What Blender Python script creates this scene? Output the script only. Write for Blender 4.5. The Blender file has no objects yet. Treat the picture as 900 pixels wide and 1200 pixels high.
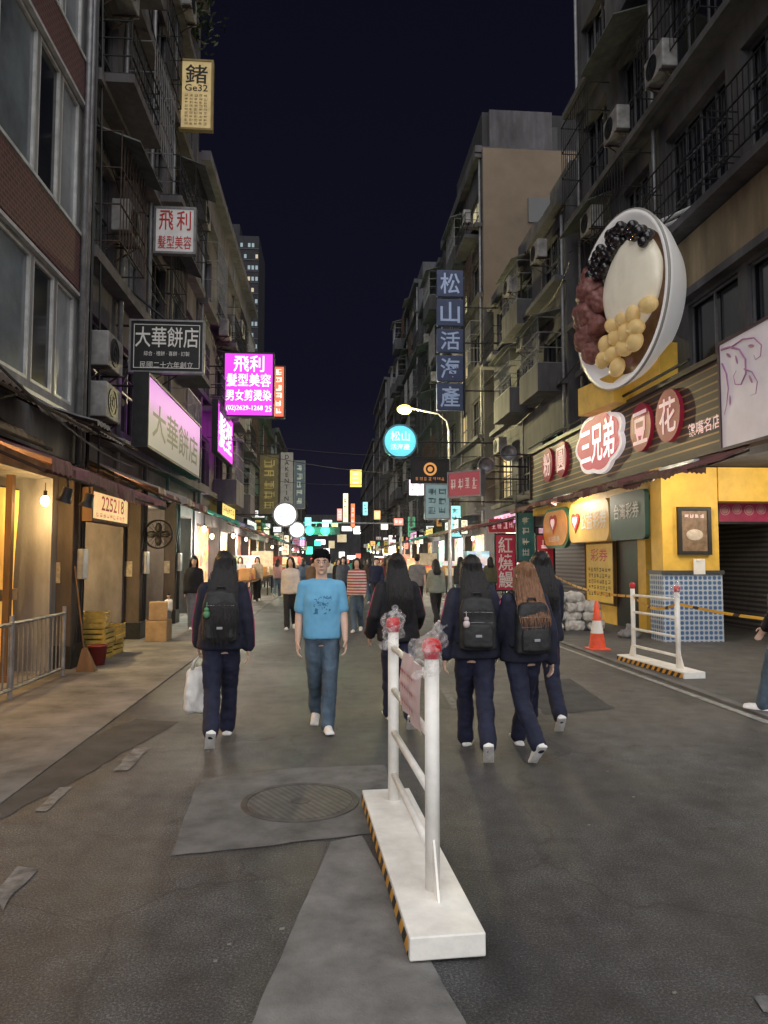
import bpy, math, random
from math import sin, cos, pi as PI, sqrt
from mathutils import Vector as V, Matrix, noise as mn
R=random.Random(7); S=bpy.context.scene; COL=S.collection; Z=V((0,0,1))
# ---------------- camera
F=850.; YAW=math.atan(65/F); PIT=math.atan(55/F); CH=1.6
fw=V((sin(YAW)*cos(PIT),cos(YAW)*cos(PIT),sin(PIT))); rt=V((cos(YAW),-sin(YAW),0)); up=rt.cross(fw); C0=V((0,0,CH))
def ray(px,py): return fw+rt*((px-450)/F)+up*((600-py)/F)
def aY(px,py,Y): d=ray(px,py); return C0+d*(Y/d.y)
def aX(px,py,X): d=ray(px,py); return C0+d*(X/d.x)
def G(px,py,z=0.): d=ray(px,py); return C0+d*((z-CH)/d.z)
cd=bpy.data.cameras.new('camera'); cam=bpy.data.objects.new('camera',cd); COL.objects.link(cam)
cam.location=C0; cam.rotation_euler=(PI/2+PIT,0,-YAW); cd.sensor_fit='VERTICAL'; cd.sensor_height=24; cd.lens=F/1200*24
cd.clip_end=2000; cd.clip_start=.05; S.camera=cam
S.view_settings.view_transform='Standard'; S.view_settings.look='None'; S.view_settings.exposure=0
# ---------------- materials
MC={}
def nm(name):
    m=bpy.data.materials.new(name); m.use_nodes=True
    return m,m.node_tree.nodes,m.node_tree.links,m.node_tree.nodes['Principled BSDF']
def cl(c,k=1): return (min(1,c[0]*k),min(1,c[1]*k),min(1,c[2]*k),1)
def noise(n,l,sc,st=(1,1,1),det=7,ro=.62):
    t=n.new('ShaderNodeTexCoord'); mp=n.new('ShaderNodeMapping'); mp.inputs['Scale'].default_value=st
    z=n.new('ShaderNodeTexNoise'); z.inputs['Scale'].default_value=sc; z.inputs['Detail'].default_value=det; z.inputs['Roughness'].default_value=ro
    l.new(t.outputs['Object'],mp.inputs[0]); l.new(mp.outputs[0],z.inputs['Vector']); return z.outputs['Fac']
def ramp(n,l,src,stops):
    r=n.new('ShaderNodeValToRGB'); e=r.color_ramp.elements
    while len(e)<len(stops): e.new(.5)
    for q,(p,c) in zip(e,stops): q.position=p; q.color=c if len(c)==4 else (*c,1)
    l.new(src,r.inputs[0]); return r.outputs['Color']
def pm(name,c,rough=.7,var=.3,sc=3,bump=.2,bsc=60,metal=0,st=(1,1,1),spec=.4,glow=0):
    if name in MC: return MC[name]
    m,n,l,b=nm(name); f=noise(n,l,sc,st); col=ramp(n,l,f,[(.3,cl(c,1-var)),(.68,cl(c,1+var))])
    l.new(col,b.inputs['Base Color'])
    if glow: l.new(col,b.inputs['Emission Color']); b.inputs['Emission Strength'].default_value=glow  # glow puts even light into the colour as emission
    b.inputs['Roughness'].default_value=rough; b.inputs['Metallic'].default_value=metal; b.inputs['Specular IOR Level'].default_value=spec
    if bump:
        bp=n.new('ShaderNodeBump'); bp.inputs['Strength'].default_value=bump; bp.inputs['Distance'].default_value=.02
        l.new(noise(n,l,bsc,st),bp.inputs['Height']); l.new(bp.outputs[0],b.inputs['Normal'])
    MC[name]=m; return m
def grime(name,c,var=.45):
    if name in MC: return MC[name]
    m,n,l,b=nm(name); c=[q*.66 for q in c]
    a=ramp(n,l,noise(n,l,1.1,(1,1,.5)),[(.3,cl(c,1-var)),(.68,cl(c,1+var))]); d=ramp(n,l,noise(n,l,2.6,(1.2,1.2,.16)),[(.40,(.5,.49,.48,1)),(.62,(1,1,1,1))])
    x=n.new('ShaderNodeMix'); x.data_type='RGBA'; x.blend_type='MULTIPLY'; x.inputs['Factor'].default_value=.6; l.new(a,x.inputs['A']); l.new(d,x.inputs['B']); l.new(x.outputs['Result'],b.inputs['Base Color'])
    b.inputs['Roughness'].default_value=.85; bp=n.new('ShaderNodeBump'); bp.inputs['Strength'].default_value=.35; bp.inputs['Distance'].default_value=.02
    l.new(noise(n,l,14,(1,1,.5)),bp.inputs['Height']); l.new(bp.outputs[0],b.inputs['Normal']); MC[name]=m; return m
def em(name,c,s,var=.12,sc=2.):
    if name in MC: return MC[name]
    m,n,l,b=nm(name); f=noise(n,l,sc)
    col=ramp(n,l,f,[(.3,cl(c,1-var)),(.7,cl(c,1+var))])
    b.inputs['Base Color'].default_value=cl(c,.6); l.new(col,b.inputs['Emission Color']); b.inputs['Emission Strength'].default_value=s; b.inputs['Roughness'].default_value=.4
    MC[name]=m; return m
def stripe(name,c1,c2,d,fr,duty=.5,rough=.6,var=.15):
    if name in MC: return MC[name]
    m,n,l,b=nm(name); t=n.new('ShaderNodeTexCoord'); k=n.new('ShaderNodeVectorMath'); k.operation='DOT_PRODUCT'; k.inputs[1].default_value=[q*fr for q in d]
    l.new(t.outputs['Object'],k.inputs[0]); a=n.new('ShaderNodeMath'); a.operation='FRACT'; l.new(k.outputs['Value'],a.inputs[0])
    g=n.new('ShaderNodeMath'); g.operation='GREATER_THAN'; g.inputs[1].default_value=duty; l.new(a.outputs[0],g.inputs[0])
    x=n.new('ShaderNodeMix'); x.data_type='RGBA'; l.new(g.outputs[0],x.inputs['Factor'])
    f=noise(n,l,9); l.new(ramp(n,l,f,[(.3,cl(c1,1-var)),(.7,cl(c1,1+var))]),x.inputs['A']); l.new(ramp(n,l,f,[(.3,cl(c2,1-var)),(.7,cl(c2,1+var))]),x.inputs['B'])
    l.new(x.outputs['Result'],b.inputs['Base Color']); b.inputs['Roughness'].default_value=rough; MC[name]=m; return m
def goods(name,tint,s,sc=3.5):
    if name in MC: return MC[name]
    m,n,l,b=nm(name); t=n.new('ShaderNodeTexCoord'); v=n.new('ShaderNodeTexVoronoi'); v.inputs['Scale'].default_value=sc; v.distance='CHEBYCHEV'
    l.new(t.outputs['Object'],v.inputs['Vector']); x=n.new('ShaderNodeMix'); x.data_type='RGBA'; x.blend_type='MULTIPLY'; x.inputs['Factor'].default_value=1
    hs=n.new('ShaderNodeHueSaturation'); hs.inputs['Saturation'].default_value=.5; l.new(v.outputs['Color'],hs.inputs['Color']); l.new(hs.outputs[0],x.inputs['A']); x.inputs['B'].default_value=(*tint,1)
    f=noise(n,l,1.6,(1,1,1.4)); y=n.new('ShaderNodeMix'); y.data_type='RGBA'; y.blend_type='MULTIPLY'; y.inputs['Factor'].default_value=1; l.new(ramp(n,l,f,[(.32,(.05,.045,.04,1)),(.7,(1,1,1,1))]),y.inputs['B']); l.new(x.outputs['Result'],y.inputs['A'])
    l.new(y.outputs['Result'],b.inputs['Emission Color']); l.new(x.outputs['Result'],b.inputs['Base Color']); b.inputs['Emission Strength'].default_value=s; MC[name]=m; return m
def brick(name,c1,c2,mo,sc):
    m,n,l,b=nm(name); t=n.new('ShaderNodeTexCoord')
    s=n.new('ShaderNodeSeparateXYZ'); l.new(t.outputs['Object'],s.inputs[0]); a=n.new('ShaderNodeMath'); a.operation='ADD'; l.new(s.outputs[0],a.inputs[0]); l.new(s.outputs[1],a.inputs[1])
    cmb=n.new('ShaderNodeCombineXYZ'); l.new(a.outputs[0],cmb.inputs[0]); l.new(s.outputs[2],cmb.inputs[1])
    k=n.new('ShaderNodeTexBrick'); k.inputs['Scale'].default_value=sc; k.inputs['Color1'].default_value=(*c1,1); k.inputs['Color2'].default_value=(*c2,1); k.inputs['Mortar'].default_value=(*mo,1)
    l.new(cmb.outputs[0],k.inputs['Vector']); l.new(k.outputs['Color'],b.inputs['Base Color']); b.inputs['Roughness'].default_value=.6; return m
def tilemat():
    m,n,l,b=nm('blue_white_tile'); t=n.new('ShaderNodeTexCoord'); s=n.new('ShaderNodeSeparateXYZ'); l.new(t.outputs['Object'],s.inputs[0])
    a=n.new('ShaderNodeMath'); a.operation='ADD'; l.new(s.outputs[0],a.inputs[0]); l.new(s.outputs[1],a.inputs[1])
    def wv(src,off=0.):
        k=n.new('ShaderNodeMath'); k.operation='MULTIPLY_ADD'; k.inputs[1].default_value=2*PI/.19; k.inputs[2].default_value=off; l.new(src,k.inputs[0])
        c=n.new('ShaderNodeMath'); c.operation='COSINE'; l.new(k.outputs[0],c.inputs[0]); return c.outputs[0]
    x=n.new('ShaderNodeMath'); x.operation='MULTIPLY'; l.new(wv(a.outputs[0]),x.inputs[0]); l.new(wv(s.outputs[2]),x.inputs[1])
    ad=n.new('ShaderNodeMath'); ad.operation='MULTIPLY_ADD'; ad.inputs[1].default_value=.5; ad.inputs[2].default_value=.5; l.new(x.outputs[0],ad.inputs[0])
    l.new(ramp(n,l,ad.outputs[0],[(.25,(.06,.12,.26,1)),(.4,(.42,.47,.53,1)),(.62,(.45,.5,.56,1)),(.8,(.05,.13,.30,1))]),b.inputs['Base Color']); b.inputs['Roughness'].default_value=.35; return m
def asphalt():
    m,n,l,b=nm('asphalt'); big=noise(n,l,.55,det=5); med=noise(n,l,5); fine=noise(n,l,95,det=4,ro=.85); lane=noise(n,l,1.,(1.1,.12,1),4)
    c=ramp(n,l,big,[(.3,(.048,.049,.053,1)),(.5,(.066,.067,.071,1)),(.72,(.096,.097,.10,1))])
    def mul(a,bb,f=1.):
        x=n.new('ShaderNodeMix'); x.data_type='RGBA'; x.blend_type='MULTIPLY'; x.inputs['Factor'].default_value=f; l.new(a,x.inputs['A']); l.new(bb,x.inputs['B']); return x.outputs['Result']
    c=mul(c,ramp(n,l,med,[(.3,(.55,.55,.55,1)),(.7,(1.25,1.25,1.25,1))])); c=mul(c,ramp(n,l,fine,[(.34,(.15,.15,.15,1)),(.52,(1,1,1,1)),(.66,(3.4,3.4,3.4,1))])); c=mul(c,ramp(n,l,lane,[(.35,(.66,.66,.66,1)),(.65,(1.22,1.22,1.22,1))]))
    t=n.new('ShaderNodeTexCoord'); nz=n.new('ShaderNodeTexNoise'); nz.inputs['Scale'].default_value=1.7; nz.inputs['Detail'].default_value=5; l.new(t.outputs['Object'],nz.inputs['Vector'])
    ad=n.new('ShaderNodeVectorMath'); ad.operation='ADD'; l.new(t.outputs['Object'],ad.inputs[0]); l.new(nz.outputs['Color'],ad.inputs[1])
    v=n.new('ShaderNodeTexVoronoi'); v.feature='DISTANCE_TO_EDGE'; v.inputs['Scale'].default_value=.42; l.new(ad.outputs[0],v.inputs['Vector'])
    c=mul(c,ramp(n,l,v.outputs['Distance'],[(0,(.35,.35,.35,1)),(.009,(1,1,1,1))]),.7)
    spot=ramp(n,l,noise(n,l,9,det=2),[(.66,(1,1,1,1)),(.74,(.6,.6,.6,1))]); c=mul(c,spot)
    l.new(c,b.inputs['Base Color']); l.new(ramp(n,l,big,[(.3,(.42,.42,.42,1)),(.7,(.72,.72,.72,1))]),b.inputs['Roughness'])
    bp=n.new('ShaderNodeBump'); bp.inputs['Strength'].default_value=.9; bp.inputs['Distance'].default_value=.01; l.new(fine,bp.inputs['Height']); l.new(bp.outputs[0],b.inputs['Normal']); return m
# ---------------- mesh builder
RM={}
class MB:
    def __init__(s): s.v=[]; s.f=[]
    def add(s,vs,fs):
        n=len(s.v); s.v+=[tuple(q) for q in vs]; s.f+=[tuple(i+n for i in f) for f in fs]; return s
    def obox(s,c,sz,ax=V((1,0,0)),ay=V((0,1,0)),az=Z):
        c=V(c); hx,hy,hz=ax*(sz[0]/2),ay*(sz[1]/2),az*(sz[2]/2)
        vs=[c+hx*i+hy*j+hz*k for k in(-1,1) for j in(-1,1) for i in(-1,1)]
        return s.add(vs,[(0,2,3,1),(4,5,7,6),(0,1,5,4),(2,6,7,3),(0,4,6,2),(1,3,7,5)])
    def box(s,x0,x1,y0,y1,z0,z1): return s.obox(((x0+x1)/2,(y0+y1)/2,(z0+z1)/2),(abs(x1-x0),abs(y1-y0),abs(z1-z0)))
    def bar(s,a,b,w,h,u=Z):
        a,b=V(a),V(b); d=b-a; L=d.length; d/=L; x=d.cross(u)
        if x.length<1e-4: x=V((1,0,0))
        x.normalize(); return s.obox((a+b)/2,(w,L,h),x,d,x.cross(d))
    def tube(s,pts,r,n=8,closed=False):
        pts=[V(p) for p in pts]; m=len(pts); rs=r if isinstance(r,(list,tuple)) else [r]*m; b=len(s.v); ref=None
        for i,p in enumerate(pts):
            if closed: d=pts[(i+1)%m]-pts[i-1]
            else: d=pts[min(i+1,m-1)]-pts[max(i-1,0)]
            d.normalize()
            if ref is None:
                ref=d.cross(Z if abs(d.z)<.9 else V((1,0,0)))
            ref=(ref-d*ref.dot(d)).normalized(); q=d.cross(ref)
            for j in range(n): t=2*PI*j/n; s.v.append(tuple(p+(ref*cos(t)+q*sin(t))*rs[i]))
        for i in range(m if closed else m-1):
            for j in range(n): k=(j+1)%n; i2=(i+1)%m; s.f.append((b+i*n+j,b+i*n+k,b+i2*n+k,b+i2*n+j))
        if not closed: s.f.append(tuple(b+j for j in range(n))[::-1]); s.f.append(tuple(b+(m-1)*n+j for j in range(n)))
        return s
    def limb(s,pts,rs,n=12):
        s.tube(pts,rs,n)
        for p,r in zip(pts,rs): s.ball(p,(r,r,r),n,8)
        return s
    def ball(s,c,r,n=12,m=8,M=None):
        if not isinstance(r,(tuple,list)): r=(r,r,r)
        c=V(c); vs=[]
        for i in range(m+1):
            a=PI*i/m
            for j in range(n):
                t=2*PI*j/n; q=V((r[0]*sin(a)*cos(t),r[1]*sin(a)*sin(t),r[2]*cos(a)))
                if M: q=M@q
                vs.append(c+q)
        return s.add(vs,[(i*n+j,(i+1)*n+j,(i+1)*n+(j+1)%n,i*n+(j+1)%n) for i in range(m) for j in range(n)])
    def loft(s,rings,n=20,e=1.):
        vs=[]
        for (x,y,z,rx,ry) in rings:
            for j in range(n):
                t=2*PI*j/n; cx,sx=cos(t),sin(t)
                vs.append((x+rx*math.copysign(abs(cx)**e,cx),y+ry*math.copysign(abs(sx)**e,sx),z))
        m=len(rings); fs=[(i*n+j,i*n+(j+1)%n,(i+1)*n+(j+1)%n,(i+1)*n+j) for i in range(m-1) for j in range(n)]
        return s.add(vs,fs+[tuple(range(n))[::-1],tuple((m-1)*n+j for j in range(n))])
    def lathe(s,prof,c=(0,0,0),ax=Z,n=32):
        ax=V(ax).normalized(); u=ax.cross(V((0,1,0)) if abs(ax.y)<.9 else V((1,0,0))).normalized(); w=ax.cross(u); c=V(c); vs=[]
        for r,h in prof:
            for j in range(n): t=2*PI*j/n; vs.append(c+ax*h+(u*cos(t)+w*sin(t))*r)
        m=len(prof); return s.add(vs,[(i*n+j,i*n+(j+1)%n,(i+1)*n+(j+1)%n,(i+1)*n+j) for i in range(m-1) for j in range(n)])
    def quad(s,*p): return s.add(p,[tuple(range(len(p)))])
    def mesh(s,name='m',k=1.):
        me=bpy.data.meshes.new(name); me.from_pydata([(a*k,b*k,c*k) for a,b,c in s.v],[],s.f); return me
    def build(s,name,mat,parent=None,local=False,smooth=False,bev=0,label=None):
        if parent is not None and not local:
            M=RM[parent.name]; s.v=[tuple(M@V(q)) for q in s.v]
        return link(name,s.mesh(name),mat,parent,smooth,bev,label)
def link(name,me,mat,parent=None,smooth=False,bev=0,label=None):
    me.materials.clear(); me.materials.append(mat)
    if smooth: me.polygons.foreach_set('use_smooth',[True]*len(me.polygons))
    o=bpy.data.objects.new(name,me); COL.objects.link(o)
    if parent is not None: o.parent=parent; RM[o.name]=RM[parent.name]
    if bev: b=o.modifiers.new('bevel','BEVEL'); b.width=bev; b.segments=2; b.limit_method='ANGLE'
    if label: o['label']=label
    return o
def tag(o,label,cat,group=None):
    o['label']=label; o['category']=cat
    if group: o['group']=group
    return o
def E(name,label,cat,loc=(0,0,0),rz=0,group=None):
    o=bpy.data.objects.new(name,None); COL.objects.link(o); o.location=loc; o.rotation_euler=(0,0,rz); o.empty_display_size=.1
    RM[o.name]=(Matrix.Translation(V(loc))@Matrix.Rotation(rz,4,'Z')).inverted(); return tag(o,label,cat,group)
def solo(mb,name,mat,label,cat,group=None,smooth=False,bev=0):
    n=len(mb.v); c=V((sum(q[0] for q in mb.v)/n,sum(q[1] for q in mb.v)/n,min(q[2] for q in mb.v)))
    mb.v=[tuple(V(q)-c) for q in mb.v]; o=mb.build(name,mat,None,smooth=smooth,bev=bev); o.location=c; return tag(o,label,cat,group)
def struct(mb,name,mat): o=mb.build(name,mat); o['kind']='structure'; return o
def dup(r,loc,rz,label,group=None):
    c=r.copy(); COL.objects.link(c); c.location=loc; c.rotation_euler=(0,0,rz); c['label']=label
    if group: c['group']=group
    for ch in list(r.children):
        d=ch.copy(); COL.objects.link(d); d.parent=c
        for g in list(ch.children): e=g.copy(); COL.objects.link(e); e.parent=d
    return c
def remesh(mb,vox,it=3,k=1.,amp=0,fr=9.,st=(1,1,1),seed=0):
    o=bpy.data.objects.new('t',mb.mesh('t',k)); COL.objects.link(o)
    m=o.modifiers.new('r','REMESH'); m.mode='VOXEL'; m.voxel_size=vox
    if it: s=o.modifiers.new('s','SMOOTH'); s.factor=.5; s.iterations=it
    bpy.context.view_layer.update(); dg=bpy.context.evaluated_depsgraph_get()
    me=bpy.data.meshes.new_from_object(o.evaluated_get(dg),depsgraph=dg); t=o.data; bpy.data.objects.remove(o); bpy.data.meshes.remove(t)
    if amp:
        off=V((seed*3.7,seed*1.3,seed*2.1)); ns=[v.normal.copy() for v in me.vertices]
        for v,nn in zip(me.vertices,ns):
            q=V((v.co.x*st[0],v.co.y*st[1],v.co.z*st[2]))*fr+off
            v.co+=nn*amp*(mn.noise(q)+.5*mn.noise(q*2.3))
    return me
GC={}
def glyphs(body,off):
    if (body,off) in GC: return GC[(body,off)]
    cu=bpy.data.curves.new('t','FONT'); cu.body=body; cu.resolution_u=2; cu.offset=off; cu.align_x='CENTER'; cu.space_line=.98
    o=bpy.data.objects.new('t',cu); COL.objects.link(o); bpy.context.view_layer.update(); dg=bpy.context.evaluated_depsgraph_get()
    me=bpy.data.meshes.new_from_object(o.evaluated_get(dg),depsgraph=dg); vs=[v.co.copy() for v in me.vertices]; fs=[tuple(p.vertices) for p in me.polygons]
    bpy.data.objects.remove(o); bpy.data.meshes.remove(me)
    if vs:
        x0=min(v.x for v in vs); x1=max(v.x for v in vs); y0=min(v.y for v in vs); y1=max(v.y for v in vs)
        vs=[((v.x-x0)/(x1-x0+1e-6)-.5,(v.y-y0)/(y1-y0+1e-6)-.5) for v in vs]
    GC[(body,off)]=(vs,fs); return vs,fs
def text(parent,body,c,w,h,n,mat,off=.01,eps=.006):
    vs,fs=glyphs(body,min(off,.016))
    if not vs: print('NOGLYPH',body); return
    n=V(n).normalized(); r=Z.cross(n).normalized(); u=n.cross(r); c=V(c)+n*eps
    MB().add([c+r*(x*w)+u*(y*h) for x,y in vs],fs).build('lettering',mat,parent)
def scrib(parent,c,w,h,n,mat,nx,ny,eps=.006,seed=1):
    rr=random.Random(seed); n=V(n).normalized(); r=Z.cross(n).normalized(); mb=MB(); c=V(c)+n*eps
    for i in range(nx):
        for j in range(ny):
            o=c+r*((i+.5)/nx-.5)*w+Z*((j+.5)/ny-.5)*h; cw,chh=w/nx*.7,h/ny*.7
            for q in range(8):
                t=rr.uniform(-.5,.5); th=.09*min(cw,chh)
                if q%2: a,b=o+r*(-cw*.5)+Z*chh*t,o+r*(cw*.5*rr.uniform(.3,1))+Z*chh*t; dv=Z*th
                else: a,b=o+Z*(-chh*.5*rr.uniform(.3,1))+r*cw*t,o+Z*(chh*.5)+r*cw*t; dv=r*th
                k=n*(.0008*q); mb.quad(a-dv/2+k,b-dv/2+k,b+dv/2+k,a+dv/2+k)
    mb.build('lettering',mat,parent)
def sign(name,label,c,w,h,n,bg,rows=(),t=.12,frame=None,arms=(),group=None,scr=(),fw_=.05,cat='sign'):
    n=V(n).normalized(); r=Z.cross(n).normalized(); c=V(c); root=E(name,label,cat,c-Z*h/2,0,group)
    MB().obox(c-n*t/2,(w,t,h),r,n,Z).build('panel',bg,root,bev=.01)
    if frame:
        mb=MB()
        for s in(-1,1):
            mb.obox(c+r*s*(w/2)-n*(t/2-.01),(fw_,t+.03,h+fw_),r,n,Z); mb.obox(c+Z*s*(h/2)-n*(t/2-.01),(w-fw_-.002,t+.03,fw_),r,n,Z)
        mb.build('frame',frame,root)
    for q in rows: text(root,q[0],c+r*(q[1]*w)+Z*(q[2]*h),q[3]*w,q[4]*h,n,q[5],q[6] if len(q)>6 else .01)
    for i,q in enumerate(scr): scrib(root,c+r*(q[0]*w)+Z*(q[1]*h),q[2]*w,q[3]*h,n,q[4],q[5],q[6],seed=i+int(w*100))
    for a,b in arms: MB().tube([a,b],.025,6).build('bracket',DK,root)
    return root
def spx(x0,x1,y0,y1,Y):
    a,b=aY(x0,y0,Y),aY(x1,y1,Y); return V(((a.x+b.x)/2,Y,(a.z+b.z)/2)),b.x-a.x,a.z-b.z
def light(loc,p,c,r=.12):
    L=bpy.data.lights.new('lamp_light','POINT'); L.energy=p; L.color=c; L.shadow_soft_size=r; o=bpy.data.objects.new('lamp_light',L); COL.objects.link(o); o.location=loc
# base materials
DK=pm('dark_iron',(.02,.02,.022),.5,.4,8,.1,metal=.3); RUST=pm('rusty_iron',(.05,.03,.022),.8,.6,6,.3); WHITE=pm('white_paint',(.5,.5,.49),.45,.25,5,.06); STEEL=pm('galvanised',(.22,.22,.23),.45,.3,5,.1,metal=.4)
GLASS=pm('dark_glass',(.012,.014,.018),.12,.4,1.5,.02,4,spec=.7); PALE=pm('frosted_pane',(.25,.27,.285),.22,.5,.8,.05,5); FRM=pm('aluminium_frame',(.14,.14,.15),.4,.3,6,.05,metal=.4)
LITW=em('lit_window',(1.,.72,.4),.5,.5,1.); BLUEW=em('cool_lit_window',(.5,.6,.9),.12,.5,1.)
SHUT=stripe('roller_shutter',(.17,.17,.18),(.06,.06,.07),(0,0,1),9.)
BLACK=pm('black_paint',(.014,.014,.015),.5,.4,8,.05); WTXT=em('white_letter',(1,.97,.93),1.0,.05); WPNT=pm('white_letter_paint',(.74,.72,.68),.5,.1,6,0); RED=pm('sign_red',(.36,.02,.035),.45,.2,6,.04,glow=.12)
SKIN=pm('skin',(.64,.42,.32),.5,.10,12,.05,90); WOOD=pm('old_wood',(.12,.065,.03),.75,.5,5,.3,st=(1,1,.2))
# ---------------- people
HB=pm('black_hair',(.010,.0085,.008),.38,.5,60,.5,150,st=(1,1,.06)); HBR=pm('brown_hair',(.21,.10,.05),.4,.5,60,.5,150,st=(1,1,.06)); HG=pm('short_black_hair',(.006,.005,.005),.8,.4,80,.3,200,spec=.1)
NAVY=pm('navy_cloth',(.016,.018,.036),.8,.35,9,.35,120); NAVYT=pm('navy_trousers',(.015,.018,.042),.8,.35,9,.35,120); PINK=pm('pink_stripe',(.42,.06,.16),.6,.15,10,0)
SHOE=pm('white_shoe',(.76,.74,.71),.6,.15,20,.15); JEAN=pm('blue_jeans',(.07,.105,.145),.85,.5,7,.4,140,st=(1,1,.5)); BLK=pm('black_cloth',(.013,.013,.015),.75,.35,12,.3,130); GREYC=pm('grey_cloth',(.18,.18,.185),.8,.25,9,.3,120)
EYEW=pm('eye_white',(.6,.57,.55),.3,.05,5,0); EYEB=pm('iris_brown',(.015,.008,.005),.2,.1,5,0); LIP=pm('lip',(.40,.17,.15),.5,.1,9,0)
def person(label,x,y,rz,H=1.65,fem=True,top=None,bot=None,shoe=None,hair='long',hm=None,stride=.24,ph=1,arms=None,sleeve=1.,vox=.024,near=False,group=None,hend=1.1,pack=False,curl=(.5,.5),loose=.022,stripe_m=None,topend=.84,sway=0.):
    top=top or NAVY; bot=bot or NAVYT; shoe=shoe or SHOE; hm=hm or HB
    k=H/1.7; r=E('person',label,'person',(x,y,0),rz,group); sd=len(label)
    sw=.152 if fem else .178; hw=.078; shz=1.372
    def foot(a,kn,p):
        ky,kz=.42*sin(a),-.42*cos(a); b=a-kn; ay,az=ky+.40*sin(b),kz-.40*cos(b)
        return ky,kz,ay,az,min(az-yy*sin(p)-.075*cos(p) for yy in(-.065,.185))
    p1=-.1*stride/.25; f1=foot(stride,.08,p1); p2=.6*min(1.3,stride/.25); lo,hi=0,1.4
    for _ in range(24):
        kn=(lo+hi)/2; f2=foot(-.75*stride,kn,p2)
        if f2[4]<f1[4]: lo=kn
        else: hi=kn
    hz=-min(f1[4],f2[4]); dz=hz-.895
    B,T,Tp=MB(),MB(),MB()
    def q(x,y,z): return V((x+sway*max(0,z-.95),y,z+dz))
    for sx in(1,-1):
        f,p=(f1,p1) if sx*ph>0 else (f2,p2)
        hp=V((sx*hw,0,hz)); kne=V((sx*(hw-.008),f[0],hz+f[1])); an=V((sx*(hw-.026),f[2],hz+f[3])); fd=V((sx*.1,cos(p),-sin(p))).normalized(); dn=V((0,-sin(p),-cos(p)))
        B.limb([hp,hp.lerp(kne,.5),kne,kne.lerp(an,.35),an],[.08,.07,.052,.05,.036]); B.limb([an+dn*.025-fd*.02,an+dn*.045+fd*.1],[.034,.028])
        w=.014 if fem else .013
        T.limb([hp,hp.lerp(kne,.5),kne,kne.lerp(an,.5),an+dn*.01],[.09+w/2,.078+w,.062+w,.058+w,.058+w])
        sh=MB(); sh.limb([an+dn*.035-fd*.028,an+dn*.04+fd*.05,an+dn*.047+fd*.12,an+dn*.05+fd*.155],[.037,.040,.036,.027]); sh.limb([an,an+dn*.03],[.041,.04])
        X=fd.cross(dn).normalized(); sh.obox(an+dn*.063+fd*.058,(.084,.25,.024),X,fd,-dn)
        link('shoe',remesh(sh,.009 if near else .018,2,k),shoe,r,True)
    hipw=.165 if fem else .16; wa=.13 if fem else .15; ch=.148 if fem else .168
    tor=[(0,0,.80,.12,.085),(0,0,.90,hipw,.112),(0,.0,1.0,wa+.008,.10),(0,.005,1.10,wa,.096),(0,.005,1.24,ch,.106),(0,0,1.33,ch*.97,.088),(0,-.003,1.385,ch*.8,.065),(0,-.005,1.42,.085,.055),(0,-.005,1.45,.052,.052)]
    B.loft([(sway*max(0,c-.95),b,c+dz,d,e) for a,b,c,d,e in tor]); T.loft([(0,0,z+dz,a,b) for z,a,b in((.82,.13,.10),(.90,hipw+.012,.126),(1.0,wa+.02,.112),(1.03,wa+.015,.11))])
    l_=loose; jk=[(0,0,topend,hipw+.012+l_*.8,.112+l_),(0,0,topend+.035,hipw+.014+l_*.9,.115+l_),(0,0,1.0,wa+.024+l_,.112+l_),(0,.004,1.12,wa+.018+l_,.110+l_),(0,.006,1.24,ch+.012+l_*.7,.116+l_*.8),(0,0,1.33,ch+.014+l_*.4,.104+l_*.5),(0,-.004,1.385,ch*.9+.010,.086+l_*.3),(0,-.006,1.42,.108,.072),(0,-.008,1.458 if sleeve>.9 else 1.44,.068,.064)]
    Tp.loft([(sway*max(0,c-.95),b,c+dz,d,e) for a,b,c,d,e in jk],24,.92)
    arms=arms or ((-stride*ph*.9,.12,.25),(stride*ph*.9,.12,.25)); HANDS=[]; STS=[]
    for i,sx in enumerate((1,-1)):
        a,b,e=arms[i]; sh=q(sx*sw,-.003,shz); d=V((sx*sin(b),sin(a)*cos(b),-cos(a)*cos(b))); el=sh+d*.285
        d2=V((sx*sin(b*.3),sin(a+e),-cos(a+e))).normalized(); wr=el+d2*.245
        m=1. if not fem else .86
        B.limb([sh-V((sx*.05,0,-.005)),sh+d*.04,sh.lerp(el,.5),el,el.lerp(wr,.35),wr],[.042*m,.046*m,.044*m,.038*m,.038*m,.026*m],10)
        nI=V((-sx,0,0)); nI=(nI-d2*nI.dot(d2)).normalized(); fx=d2.cross(nI)*(1 if d2.cross(nI).y>0 else -1)
        pc=wr+d2*.05; Mx=Matrix((nI,fx,d2)).transposed(); B.ball(wr+d2*.045,(.017,.04,.058),10,8,Mx); HANDS.append((wr+d2*.12+nI*.02,d2))
        if near:
            cu=curl[i]
            for j,(o,L) in enumerate(((.03,.075),(.011,.082),(-.009,.076),(-.028,.06))):
                p0=pc+d2*.04+fx*o*.95; p1_=p0+(d2+nI*cu*.5).normalized()*L*.5; p2_=p1_+(d2*(1-cu*.6)+nI*cu*1.4).normalized()*L*.5
                B.limb([p0,p1_,p2_],[.0095,.0088,.0078],7)
            t0=wr+d2*.025+fx*.03; B.limb([t0,t0+(fx*.8+d2*.7+nI*.3).normalized()*.035,t0+(fx*.5+d2+nI*.5).normalized()*.062],[.013,.0105,.009],7)
        w=.012+loose*.35
        Tp.limb([q(0,-.006,1.385),q(sx*.075,-.006,1.388),q(sx*sw*.8,-.004,1.372)],[.062,.060,.056+w*.3],12)
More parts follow.
